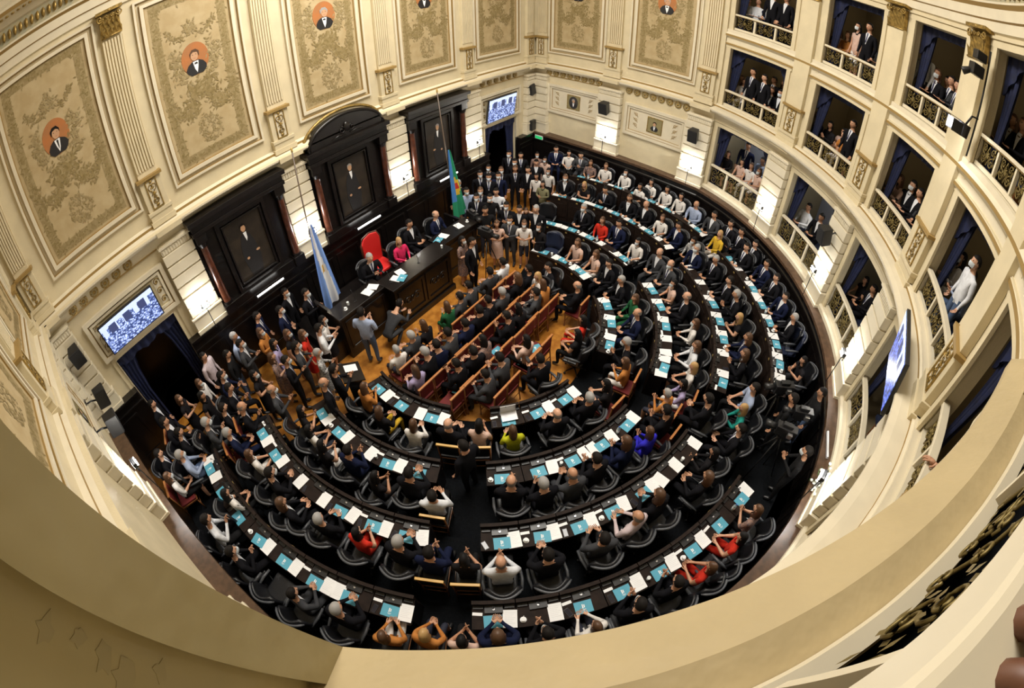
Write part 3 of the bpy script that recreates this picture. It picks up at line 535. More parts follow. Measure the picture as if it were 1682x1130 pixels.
st|7.49|-1.49|0.00|-2.76|S|Fp|L|m|masked black-haired woman in peach blouse standing by the far right doorway|by the far right doorway
st|6.59|-2.20|0.00|-2.81|S|Fw|L|m|masked black-haired woman in white blouse standing by the far right doorway|by the far right doorway
st|5.98|-2.10|0.00|-2.76|S|Fw|L|-|black-haired woman in white blouse standing by the far right doorway|by the far right doorway
st|5.64|-2.58|0.00|-2.81|C|Fv|L|-|black-haired woman in olive top hands joined by the far right doorway|by the far right doorway
st|3.85|-1.36|0.00|-2.46|S|K|br|m|masked brown-haired woman in dark suit standing by the right flag|by the right flag
st|4.10|-1.80|0.00|-2.56|C|w|s|-|man in white shirt hands joined by the right flag|by the right flag
st|3.68|-1.88|0.00|-2.52|S|k|s|m|masked man in black shirt standing by the right flag|by the right flag
st|3.53|-2.63|0.00|-2.65|C|K|s|m|masked man in dark suit hands joined beside the upper desk row ends|beside the upper desk row ends
st0|5.03|-2.50|0.00|-2.76|X|Fp|br|-|brown-haired woman in peach blouse crouching by the far right doorway|by the far right doorway
st|3.62|-3.04|0.00|-2.76|S|K|s|-|man in dark suit standing beside the upper desk row ends|beside the upper desk row ends
st|3.80|-3.52|0.00|-2.89|S|K|g|-|grey-haired man in dark suit standing beside the upper desk row ends|beside the upper desk row ends
st|2.89|-2.31|0.00|-2.49|C|k|s|-|man in black shirt hands joined beside the upper desk row ends|beside the upper desk row ends
st|2.60|-2.96|0.00|-2.61|C|Fp|br|-|brown-haired woman in peach blouse hands joined beside the upper desk row ends|beside the upper desk row ends
st|2.95|-3.19|0.00|-2.72|C|G|s|m|masked man in grey suit hands joined beside the upper desk row ends|beside the upper desk row ends
st|3.06|-3.60|0.00|-2.86|C|Fw|br|m|masked brown-haired woman in white blouse hands joined beside the upper desk row ends|beside the upper desk row ends
st|3.22|-4.02|0.00|-2.99|C|Fk|L|m|masked black-haired woman in black top hands joined beside the upper desk row ends|beside the upper desk row ends
st|3.83|-0.44|0.00|-2.33|S|K|g|m|masked grey-haired man in dark suit standing by the right flag|by the right flag
st|3.62|-0.95|0.00|-2.37|S|l|s|m|masked man in light blue shirt standing by the right flag|by the right flag
st|3.46|-1.52|0.00|-2.43|S|K|s|m|masked man in dark suit standing by the right flag|by the right flag
t4|-6.48|-8.59|0.66|0.57|P|Fo|B|-|blonde woman in orange top with phone, first from aisle, outermost row, lower left block|first from aisle, outermost row, lower left block
t4|-6.20|-9.05|0.66|0.63|A|Fp|L|-|black-haired woman in peach blouse clapping, first from left aisle, outermost row, lower middle block|first from left aisle, outermost row, lower middle block
s4|0.91|-12.32|0.66|1.67|S|k|s|-|man in black shirt standing among tripods by the right wall, rightmost|among tripods by the right wall
s4|-0.69|-12.28|0.66|1.50|C|k|s|m|masked man in black shirt hands joined among tripods by the right wall|among tripods by the right wall
s4|0.36|-11.72|0.66|1.61|S|k|s|-|man in black shirt standing among tripods by the right wall, leftmost|among tripods by the right wall
b1|8.94|-7.82|2.12|2.78|T|Fk|br|-|brown-haired woman in black top seated in first lower balcony box|in first lower balcony box
b1|9.12|-8.42|2.12|2.73|S|N|s|-|man in navy suit standing in first lower balcony box|in first lower balcony box
b1|8.69|-8.38|2.12|2.72|T|Fp|L|-|black-haired woman in peach blouse seated in first lower balcony box|in first lower balcony box
b1|9.27|-9.01|2.12|2.69|T|l|s|-|man in light blue shirt seated in first lower balcony box|in first lower balcony box
b1|8.52|-8.73|2.12|2.68|T|Fw|br|-|brown-haired woman in white blouse seated in first lower balcony box|in first lower balcony box
b1|8.34|-9.04|2.12|2.64|T|Fp|br|m|masked brown-haired woman in peach blouse seated in first lower balcony box|in first lower balcony box
b1|6.95|-10.88|2.12|2.40|T|w|s|-|man in white shirt seated in second lower balcony box|in second lower balcony box
b1|6.50|-11.31|2.12|2.33|T|K|s|-|man in dark suit seated in second lower balcony box|in second lower balcony box
b1|4.33|-12.80|2.12|2.05|T|Fk|L|-|black-haired woman in black top seated in third lower balcony box|in third lower balcony box
b1|3.92|-12.99|2.12|2.00|T|K|s|-|man in dark suit seated in third lower balcony box|in third lower balcony box
b2|9.30|-7.73|4.82|2.81|T|Fx|br|-|brown-haired woman in floral top seated in first middle balcony box|in first middle balcony box
b2|8.92|-7.87|4.82|2.78|T|Fw|br|-|brown-haired woman in white blouse seated in first middle balcony box|in first middle balcony box
b2|8.41|-8.20|4.82|2.73|S|K|s|-|man in dark suit standing in first middle balcony box, leftmost|in first middle balcony box
b2|8.20|-8.60|4.82|2.68|S|K|s|-|man in dark suit standing in first middle balcony box, second from left|in first middle balcony box
b2|8.46|-8.84|4.82|2.67|T|K|br|-|brown-haired woman in dark suit seated in first middle balcony box|in first middle balcony box
b2|8.75|-8.33|4.82|2.73|T|K|s|-|man in dark suit seated in first middle balcony box|in first middle balcony box
b2|8.28|-9.15|4.82|2.63|T|K|s|m|masked man in dark suit seated in first middle balcony box|in first middle balcony box
b2|9.45|-9.11|4.82|2.69|S|Fk|br|-|brown-haired woman in black top standing in first middle balcony box|in first middle balcony box
b2|8.82|-8.85|4.82|2.68|S|K|s|-|man in dark suit standing in first middle balcony box, rightmost|in first middle balcony box
b2|7.37|-10.42|4.82|2.46|T|N|s|-|man in navy suit seated in second middle balcony box|in second middle balcony box
b2|6.92|-10.85|4.82|2.40|A|Fk|L|-|black-haired woman in black top seated clapping in second middle balcony box|in second middle balcony box
b2|6.95|-11.21|4.82|2.37|T|Fp|L|-|black-haired woman in peach blouse seated in second middle balcony box|in second middle balcony box
b2|6.54|-11.27|4.82|2.34|A|Fo|L|-|black-haired woman in orange top seated clapping in second middle balcony box|in second middle balcony box
b2|5.98|-11.34|4.82|2.29|S|K|s|-|man in dark suit standing in second middle balcony box|in second middle balcony box
b2|6.00|-11.74|4.82|2.26|T|Fy|br|-|brown-haired woman in yellow top seated in second middle balcony box|in second middle balcony box
b2|6.29|-11.53|4.82|2.30|T|Fo|br|-|brown-haired woman in orange top seated in second middle balcony box|in second middle balcony box
b2|4.46|-12.73|4.82|2.07|P|Fp|br|-|brown-haired woman in peach blouse seated with phone in third middle balcony box|in third middle balcony box
b2|4.14|-12.90|4.82|2.03|T|K|L|m|masked black-haired man in dark suit seated in third middle balcony box|in third middle balcony box
b2|3.81|-13.04|4.82|1.99|T|K|s|-|man in dark suit seated in third middle balcony box, leftmost|in third middle balcony box
b2|3.45|-13.21|4.82|1.95|T|G|s|-|man in grey suit seated in third middle balcony box|in third middle balcony box
b2|3.11|-13.08|4.82|1.92|S|K|s|-|man in dark suit standing in third middle balcony box|in third middle balcony box
b2|1.59|-13.69|4.82|1.74|T|Fw|L|m|masked black-haired woman in white blouse seated in third middle balcony box|in third middle balcony box
b2|0.58|-13.51|4.82|1.63|S|w|s|m|masked man in white shirt standing in fourth middle balcony box|in fourth middle balcony box
b2|0.87|-13.79|4.82|1.66|P|l|s|-|man in light blue shirt seated with phone in fourth middle balcony box|in fourth middle balcony box
b2|1.98|-13.62|4.82|1.78|T|K|s|-|man in dark suit seated in third middle balcony box, rightmost|in third middle balcony box
b3|9.01|-7.65|7.55|2.80|T|w|s|-|man in white shirt seated in first upper balcony box, leftmost|in first upper balcony box
b3|8.88|-7.98|7.55|2.77|T|w|s|-|man in white shirt seated in first upper balcony box, rightmost|in first upper balcony box
b3|8.75|-8.32|7.55|2.73|T|N|s|-|man in navy suit seated in first upper balcony box|in first upper balcony box
b3|8.43|-8.48|7.55|2.70|S|K|s|-|man in dark suit standing in first upper balcony box, leftmost|in first upper balcony box
b3|8.55|-8.82|7.55|2.67|T|N|L|-|black-haired man in navy suit seated in first upper balcony box|in first upper balcony box
b3|8.31|-9.25|7.55|2.62|T|K|s|-|man in dark suit seated in first upper balcony box|in first upper balcony box
b3|8.20|-8.91|7.55|2.65|S|K|s|-|man in dark suit standing in first upper balcony box, rightmost|in first upper balcony box
b3|7.51|-10.25|7.55|2.49|T|Fk|br|-|brown-haired woman in black top seated in first upper balcony box|in first upper balcony box
b3|7.29|-10.54|7.55|2.45|T|Fp|br|-|brown-haired woman in peach blouse seated in second upper balcony box|in second upper balcony box
b3|7.01|-10.76|7.55|2.41|T|Fo|br|-|brown-haired woman in orange top seated in second upper balcony box|in second upper balcony box
b3|6.55|-11.00|7.55|2.36|S|Fp|L|m|masked black-haired woman in peach blouse standing in second upper balcony box|in second upper balcony box
b3|6.18|-11.26|7.55|2.31|S|K|s|-|man in dark suit standing in second upper balcony box|in second upper balcony box
b3|6.89|-11.10|7.55|2.38|T|w|s|-|man in white shirt seated in second upper balcony box|in second upper balcony box
b3|6.53|-11.36|7.55|2.33|T|Fw|B|-|blonde woman in white blouse seated in second upper balcony box|in second upper balcony box
b3|6.11|-11.65|7.55|2.28|T|G|s|m|masked man in grey suit seated in second upper balcony box|in second upper balcony box
b3|4.37|-12.47|7.55|2.07|S|w|g|m|masked grey-haired man in white shirt standing in third upper balcony box|in third upper balcony box
b3|4.33|-13.05|7.55|2.04|T|w|s|-|man in white shirt seated in third upper balcony box|in third upper balcony box
b3|3.61|-13.11|7.55|1.97|T|G|s|-|man in grey suit seated in third upper balcony box|in third upper balcony box
b3|4.11|-12.72|7.55|2.03|T|K|br|m|masked brown-haired woman in dark suit seated in third upper balcony box|in third upper balcony box
b3|3.97|-13.05|7.55|2.00|T|K|s|-|man in dark suit seated in third upper balcony box|in third upper balcony box
b3|4.56|-12.77|7.55|2.07|T|K|br|-|brown-haired woman in dark suit seated in third upper balcony box, leftmost|in third upper balcony box
b3|1.61|-13.69|7.55|1.74|T|K|br|-|brown-haired woman in dark suit seated in third upper balcony box, rightmost|in third upper balcony box
b3|1.25|-13.74|7.55|1.71|T|K|br|-|brown-haired woman in dark suit seated in fourth upper balcony box|in fourth upper balcony box
b3|2.16|-13.99|7.55|1.79|S|l|s|m|masked man in light blue shirt standing in third upper balcony box|in third upper balcony box
"""
EMPTY = [(3.64, -4.2, 0.0, 'n', 'empty navy armchair in the innermost row, upper right block'), (4.84, -3.22, 0.15, 'b', 'empty black armchair at the end of the second row, upper right block'), (3.24, -11.49, 0.655, 'n', 'empty navy-sheened armchair in the outermost row, right block'), (-7.56, -6.07, 0.655, 'b', 'empty black armchair in the outermost row, lower left block'), (-2.95, -11.62, 0.655, 'b', 'empty black armchair in the outermost row, lower middle block'), (6.32, -3.74, 0.455, 'b', 'empty black armchair in the third row, upper right block'), (6.62, -8.47, 0.655, 'b', 'empty black armchair in the outermost row, upper right block'), (3.8, -9.65, 0.455, 'b', 'empty black armchair in the third row, right block'), (-6.27, -5.53, 0.455, 'b', 'empty black armchair in the third row, lower left block'), (-0.45, -6.1, 0, 'r', 'empty red wooden chair, fourth row of red chairs, left one'), (0.05, -6.1, 0, 'r', 'empty red wooden chair, fourth row of red chairs, right one'), (-1.95, -5.42, 0, 'r', 'empty red wooden chair, left part of the third row of red chairs'), (-0.55, -5.42, 0, 'r', 'empty red wooden chair, middle of the third row of red chairs'), (-2.3, -5.45, 0, 'r', 'empty red wooden chair, left end of the third row of red chairs'), (0.5, -5.42, 0, 'r', 'empty red wooden chair, right part of the third row of red chairs'), (0.7, -4.72, 0, 'r', 'empty red wooden chair, second row of red chairs, right part'), (-1.3, -4.72, 0, 'r', 'empty red wooden chair, second row of red chairs, left part'), (1.2, -3.98, 0, 'r', 'empty red wooden chair, front row of red chairs, right part')]

# ================================================================ THE HALL
# floor and tiers
mb = MB(); mb.pol(0, 9.3, -PI, PI, -.12, 0, cy=YC, n=64)
mb.box(-9.6, 9.6, -5, .4, -.12, -.0005)
struct(mb, 'floor', parquet)
ST0, ST1 = R(-195.5), R(15.5)
for k, (r0, r1) in {1: (2.62, 4.15), 2: (4.15, 5.50), 3: (5.50, 6.87), 4: (6.87, 8.40)}.items():
    mb = MB()
    z = FLOOR[k] if k > 1 else .02
    mb.pol(r0, r1 + (.05 if k < 4 else 0), ST0, ST1, 0, z, cy=YD, n=70)
    if k == 4:
        mb.pol(8.3, 9.0, R(-178), R(-2), 0, z, cy=YC, n=60)
    struct(mb, 'trim_%d' % (k + 10), carpet)

# dado of black wood with its brown ledge, all round
DOORX = (5.78, 7.66)
def split_back(f):      # back wall runs, leaving the two doorways free
    f(-COR, -DOORX[1]); f(-DOORX[0], DOORX[0]); f(DOORX[1], COR)
OPEN = OUT[:]            # the open run without the straight wall
mb = MB()
sweep(mb, [(0, 0), (.30, 0), (.30, .12), (.26, .14), (.26, 1.70), (.29, 1.73), (.29, 1.80), (.26, 1.83), (.26, 2.0), (.36, 2.02), (.36, 2.10), (-.05, 2.12)], OPEN, 0, closed=False, ms=[0] * 9 + [1, 1])
for i in range(2, len(OPEN) - 2, 1):     # raised panels
    a = Vector(OPEN[i]); b = Vector(OPEN[i + 1]) if i + 1 < len(OPEN) else a
    L = (b - a).length
    if L < .1 or L > 1: continue
    d = (b - a).normalized(); n = Vector((-d.y, d.x)); p = a + n * .26
    mb.box(.05, L - .05, -.012, .012, .4, 1.55, 0, math.atan2(d.y, d.x), (p.x, p.y))
struct(mb, 'baseboard_curved', [darkwood, brownwood])
mb = MB()
def run(x0, x1):
    mb.box(x0, x1, -.20, 0, 0, 2.0); mb.box(x0, x1, -.26, 0, 2.0, 2.07, 1); mb.box(x0, x1, -.235, -.19, 1.74, 1.79)
    x = x0 + .1
    while x < x1 - .5:
        w_ = min(.8, x1 - x - .1); mb.rectframe(x, x + w_, .3, 1.6, .06, -.20, -.222); x += w_ + .12
split_back(run)
struct(mb, 'baseboard_back', [darkwood, darkwood], bevel=.004)

# straight wall with two doorways
mb = MB()
split_back(lambda a, b: mb.box(a - (.3 if a < -8 else 0), b + (.3 if b > 8 else 0), 0, .4, 0, 2.97))
mb.box(-COR - .3, COR + .3, 0, .4, 2.97, 10.2)
struct(mb, 'wall_back', cream)
for sd in (-1, 1):
    a, b = sorted((sd * DOORX[0], sd * DOORX[1]))
    mb = MB(); mb.box(a - .3, b + .3, .4, 1.9, -.05, 0); mb.box(a - .3, b + .3, 1.85, 1.95, 0, 3.3); mb.box(a - .32, a - .28, .4, 1.9, 0, 3.3); mb.box(b + .28, b + .32, .4, 1.9, 0, 3.3); mb.box(a - .3, b + .3, .4, 1.9, 3.3, 3.35)
    mb.box(a + .12, b - .12, 1.2, 1.26, 2.1, 2.16, 0)
    struct(mb, 'door_%d' % (1 if sd < 0 else 2), darkwood)
    mb = MB()                             # architrave
    mb.rectframe(a - .12, b + .12, -.12, 3.09, .12, -.05, .02)
    struct(mb, 'trim_%d' % (20 + (sd > 0)), cream2)
    # curtains
    for q, (c0, c1) in enumerate(((a, a + .32), (b - .32, b))):
        m2 = MB(); vs = []; n = 22; zs = [0.02, .8, 1.6, 2.3, 2.9]
        for z in zs:
            for i in range(n + 1):
                t = i / n
                x = c0 + (c1 - c0) * t
                if z > 2: x += (.25 * (z - 2) * (t if q == 0 else t - 1))
                vs.append((x, .12 + .045 * math.sin(t * 26 + z), z))
        for z in zs:
            for i in range(n + 1):
                t = i / n
                vs.append((c0 + (c1 - c0) * t + (.25 * (z - 2) * (t if q == 0 else t - 1) if z > 2 else 0), .145 + .045 * math.sin(t * 26 + z), z))
        W_ = n + 1; H = len(zs) * W_
        fs = [(j * W_ + i, j * W_ + i + 1, (j + 1) * W_ + i + 1, (j + 1) * W_ + i) for j in range(len(zs) - 1) for i in range(n)]
        fs += [tuple(H + x for x in reversed(f)) for f in fs]
        m2.add(vs, fs, 0, True)
        o = build(m2, 'curtain', bluefab)
        tag(o, 'dark blue velvet curtain on the %s side of the %s doorway' % (('outer' if (q == 0) == (sd < 0) else 'inner'), 'left' if sd < 0 else 'far right'), 'curtain', 'door curtains')
    m2 = MB(); vs = []
    n = 40
    for yy in (0, .03):
        for z in (0, 1):
            for i in range(n + 1):
                t = i / n; x = a + (b - a) * t
                vs.append((x, .06 + yy + .03 * math.sin(t * 50), 2.96 if z else 2.96 - .22 - .10 * abs(math.sin(t * PI * 3))))
    W_ = n + 1
    fs = [(i, i + 1, W_ + i + 1, W_ + i) for i in range(n)] + [(2 * W_ + i + 1, 2 * W_ + i, 3 * W_ + i, 3 * W_ + i + 1) for i in range(n)]
    m2.add(vs, fs, 0, True)
    tag(build(m2, 'valance', bluefab), 'dark blue scalloped velvet valance across the top of the %s doorway' % ('left' if sd < 0 else 'far right'), 'curtain', 'door valances')

# side walls
def sidebox(mb, sd, s0, s1, o0, o1, z0, z1, m=0):
    P = [sidept(s0, sd, o0), sidept(s1, sd, o0), sidept(s1, sd, o1), sidept(s0, sd, o1)]
    vs = [(p[0], p[1], z) for z in (z0, z1) for p in P]
    mb.add(vs, [(3, 2, 1, 0), (4, 5, 6, 7), (0, 1, 5, 4), (1, 2, 6, 5), (2, 3, 7, 6), (3, 0, 4, 7)], m)
for sd in (-1, 1):
    mb = MB(); sidebox(mb, sd, -.3, SL, -.35, 0, 0, 10.2)
    struct(mb, 'wall_left' if sd < 0 else 'wall_right', cream)
# curved facade: spandrels, jambs and box shells -------------------------------------------
PIL = [-.313, -.682, -1.035, -1.380, -1.757, -2.107, -2.460, -2.829]
HALF = .045
bays = [(PIL[i], PIL[i + 1]) for i in range(7)]
mb = MB()
CAMBAY = 5
for z0, z1 in ((0, 2.12), (4.45, 4.80), (7.10, 7.40), (9.78, 10.2)):
    for i, (b, a) in enumerate(bays):
        if i == CAMBAY and z0 > 7 and z1 < 8: mb.pol(8.58, 8.74, a - .01, b + .01, z0, z1, n=8)
        else: mb.pol(RR, 9.05, a, b, z0, z1, n=7)
for i, (b, a) in enumerate(bays):                       # opening surrounds
    for (z0, z1) in ((2.12, 4.45), (4.80, 7.10), (7.40, 9.78)):
        mb.pol(RR + .01, 9.05, a, a + HALF + .012, z0, z1, n=2); mb.pol(RR + .01, 9.05, b - HALF - .012, b, z0, z1, n=2)
        mb.pol(RR - .03, RR + .02, a + HALF + .004, a + HALF + .02, z0, z1 + .0, n=1); mb.pol(RR - .03, RR + .02, b - HALF - .02, b - HALF - .004, z0, z1, n=1)
    for z1 in (4.42, 7.12, 9.78):
        mb.pol(RR - .03, RR + .04, a + HALF, b - HALF, z1 - .02, z1 + .10, n=6)
        mb.pol(RR - .05, RR + .02, a + HALF - .01, b - HALF + .01, z1 + .12, z1 + .17, n=6)
for a_ in (A0 + .02, -PI - A0 - .02):
    mb.pol(RR, 9.1, a_ - .03, a_ + .03, 0, 10.2, n=2)
struct(mb, 'wall_curved', cream)
mb = MB()
for i, (b, a) in enumerate(bays):                       # floors and ceilings of the boxes
    for z0, z1 in ((2.0, 2.12), (4.70, 4.82), (7.30, 7.55), (9.95, 10.1)): mb.pol(8.9, 11.2, a, b, z0, z1, n=6)
    mb.pol(8.95, 11.2, a - .012, a + .012, 2.1, 10, n=1)
mb.pol(8.95, 11.2, PIL[0] - .05, PIL[0] - .026, 2.1, 10, n=1)
struct(mb, 'wall_boxes', tanint)
mb = MB(); mb.pol(11.2, 11.35, PIL[-1], PIL[0], 2.0, 4.75, n=40)
struct(mb, 'wall_lower_boxes', greyint)
mb = MB(); mb.pol(11.2, 11.35, PIL[-1], PIL[0], 4.75, 10.1, n=40)
struct(mb, 'wall_upper_boxes', tanint)

# sill bands of the three box floors
mb = MB()
def arcpath(a0, a1, r, n=60): return [(r * math.cos(a0 + (a1 - a0) * i / n), YC + r * math.sin(a0 + (a1 - a0) * i / n)) for i in range(n + 1)]
full = arcpath(-PI - A0, A0, RR)
sweep(mb, [(0, 2.12), (.10, 2.12), (.10, 2.22), (.05, 2.26), (-.16, 2.26)], full, closed=False)
sweep(mb, [(0, 5.06), (.06, 5.06), (.06, 5.16), (-.16, 5.16)], full, closed=False)
p3 = [(0, 7.14), (.06, 7.20), (.06, 7.26), (.02, 7.28), (.02, 7.42), (.12, 7.50), (.12, 7.56), (.05, 7.62), (.05, 7.72), (-.16, 7.74)]
sweep(mb, p3, arcpath(PIL[5] + .03, A0, RR, 50), closed=False, ms=[0, 1, 0, 0, 0, 1, 0, 0, 0])
sweep(mb, p3, arcpath(-PI - A0, PIL[6] - .03, RR, 20), closed=False, ms=[0, 1, 0, 0, 0, 1, 0, 0, 0])
struct(mb, 'trim_30', [cream2, goldline])
# the broad ledge of the upper box nearest the camera
mb = MB()
sweep(mb, [(-.02, 7.12), (-.02, 7.42), (.05, 7.48), (.08, 7.56), (.08, 7.62), (.02, 7.68), (-.02, 7.72), (-.155, 7.73)], arcpath(PIL[6] + .02, PIL[5] - .02, 8.58, 14), closed=False)
struct(mb, 'trim_31', ledgecream)
mb = MB()                                   # stepped plinth of the next pilaster
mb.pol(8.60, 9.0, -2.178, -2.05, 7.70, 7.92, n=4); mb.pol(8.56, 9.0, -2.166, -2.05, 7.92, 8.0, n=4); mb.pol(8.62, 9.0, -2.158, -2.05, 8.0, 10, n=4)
struct(mb, 'trim_32', shadecream)  # darker cream paints in the shade on the plinth's side faces
mb = MB(); mb.pol(8.735, 11.1, PIL[6] + .03, PIL[5] - .03, 7.40, 7.70, n=8)
struct(mb, 'floor_upper_box_dark', carpet)  # near-black slab paints in the darkness behind the close railing
# wider lip of the great cornice along the boxes
mb = MB(); sweep(mb, [(.26, 4.88), (.38, 4.92), (.41, 4.96), (.41, 5.0), (.30, 5.03), (.05, 5.06)], full, closed=False)
struct(mb, 'trim_33', cream2)

# great cornice over the lower storey, medallion frieze, entablature and cove
mb = MB()
sweep(mb, [(0, 4.52), (.04, 4.54), (.04, 4.58), (.01, 4.60), (.01, 4.76), (.08, 4.78), (.14, 4.83), (.26, 4.88), (.30, 4.92), (.30, 4.96), (.20, 4.99), (.10, 5.04), (.10, 5.10), (0, 5.14)], ms=[0, 1, 0, 0, 0, 0, 2, 0, 0, 2, 0, 1, 0])
struct(mb, 'trim_40', [cream2, goldline, cream])
mb = MB()
sweep(mb, [(0, 10.0), (.05, 10.02), (.05, 10.20), (.09, 10.22), (.09, 10.42), (.15, 10.48), (.15, 10.52), (.03, 10.55), (.03, 10.92), (.10, 10.95), (.22, 11.05), (.40, 11.12), (.44, 11.2), (.44, 11.26), (.2, 11.4), (.2, 11.55), (.5, 12.3), (1.3, 12.9), (2.6, 13.3), (4.0, 13.4)],
      ms=[0, 0, 1, 0, 1, 0, 0, 2, 0, 0, 0, 1, 0, 0, 0, 0, 0, 0, 0])
struct(mb, 'trim_41', [cream2, goldline, mat('frieze_green_grey', (.34, .33, .24), .6, color2=(.45, .38, .22), nscale=9)])
mb = MB()
for i in range(len(OUT)):                              # gilded leaf-and-dart along the entablature
    a = Vector(OUT[i]); b = Vector(OUT[(i + 1) % len(OUT)]); L = (b - a).length; d = (b - a) / L; n = Vector((-d.y, d.x)); k = max(1, int(L / .13))
    for j in range(k):
        p = a + d * (L * (j + .5) / k)
        q = p + n * .30
        mb.ball((q.x, q.y, 11.09), (.05, .05, .035), 0, 6, 4)
        q = p + n * .06
        mb.ball((q.x, q.y, 10.74), (.045, .045, .12), 0, 6, 4)
tag(struct(mb, 'trim_42', gold), kind='structure')
mb = MB(); mb.pol(0, 5.3, -PI, PI, 13.42, 13.5, cy=YC, n=48)
struct(mb, 'ceiling', cream2)

# ---------------------------------------------------------------- ornaments shared by many places
def scroll(cx, cz, r, turns, a0, sgn, y=0, n=22):
    return [(cx + sgn * r * (1 - .8 * t / n) * math.cos(a0 + turns * 2 * PI * t / n), y, cz + r * (1 - .8 * t / n) * math.sin(a0 + turns * 2 * PI * t / n)) for t in range(n + 1)]
mb = MB()                                             # gilded relief of the pedestals, .26 x .55
mb.rectframe(-.15, .15, -.32, .32, .025, 0, -.03); mb.box(-.14, .14, -.008, .0, -.31, .31, 1)
for sx in (-1, 1):
    for cz, a0 in ((.16, -PI / 2), (-.14, PI / 2)): mb.tube(scroll(sx * .03, cz, .085, 1.2, a0, sx, -.02), .011, 0, 5)
mb.ball((0, -.02, .01), (.035, .02, .05), 0, 8, 5); mb.ball((0, -.02, -.25), (.05, .02, .035), 0, 8, 5); mb.ball((0, -.02, .27), (.04, .02, .03), 0, 8, 5)
for k in range(6): mb.tube([(0, -.02, .0), (.05 * math.cos(k), -.025, .05 * math.sin(k)), (.09 * math.cos(k + .5), -.02, .10 * math.sin(k + .5))], [.01, .012, .004], 0, 4)
relief_me = mb.fixn(mb.mesh('relief', [gold, cream2]))
mb = MB()                                             # corinthian capital, .5 wide, .62 high, base at z 0, back at y 0
mb.box(-.25, .25, -.10, 0, 0, .50); mb.box(-.33, .33, -.2, 0, .55, .62); mb.tube([(-.26, -.11, .01), (.26, -.11, .01)], .02, 0, 6)
for row, zz in ((0, .02), (1, .2)):
    for i in range(5 if row == 0 else 4):
        x = -.22 + .11 * i + (.055 if row else 0)
        mb.add([(x - .05, -.10, zz), (x + .05, -.10, zz), (x + .055, -.125, zz + .12), (x, -.19, zz + .2), (x - .055, -.125, zz + .12), (x, -.17, zz + .14)], [(0, 1, 2, 5, 4), (2, 3, 5), (4, 5, 3)], 0)
for sx in (-1, 1):
    mb.tube(scroll(sx * .24, .46, .085, 1.4, PI, sx, -.15), .02, 0, 6); mb.tube(scroll(sx * .07, .45, .05, 1.2, 0, sx, -.15), .014, 0, 5)
mb.ball((0, -.18, .58), (.05, .03, .04), 0, 8, 5)
capital_me = mb.fixn(mb.mesh('capital', [gold]))
mb = MB(); mb.cyl((0, 0), .12, 0, .03, 0, 20); mb.cyl((0, 0), .085, .03, .04, 1, 16); mb.ball((0, 0, .035), (.05, .05, .03), 0, 10, 5)
for k in range(8): mb.ball((.085 * math.cos(k * PI / 4), .085 * math.sin(k * PI / 4), .035), (.022, .022, .014), 0, 6, 4)
med_me = mb.fixn(mb.mesh('medallion', [gold, mat('medallion_ground', (.34, .28, .15), .6)]))

def wallM(kind, s, z, off=0):
    """matrix of a point on a wall: local x runs to the right as seen from inside, -y into the room"""
    if kind == 'B': x, y, a = s, -off, 0
    elif kind == 'R': (x, y), a = sidept(s, 1, off), -(PI / 2 + -TH * -1) if False else math.atan2(-math.cos(TH), math.sin(TH))
    elif kind == 'L': (x, y), a = sidept(s, -1, off), math.atan2(math.cos(TH), math.sin(TH))
    else:
        r = RR - off
        x, y, a = r * math.cos(s), YC + r * math.sin(s), s - PI / 2
    return Matrix.Translation((x, y, z)) @ Matrix.Rotation(a, 4, 'Z')

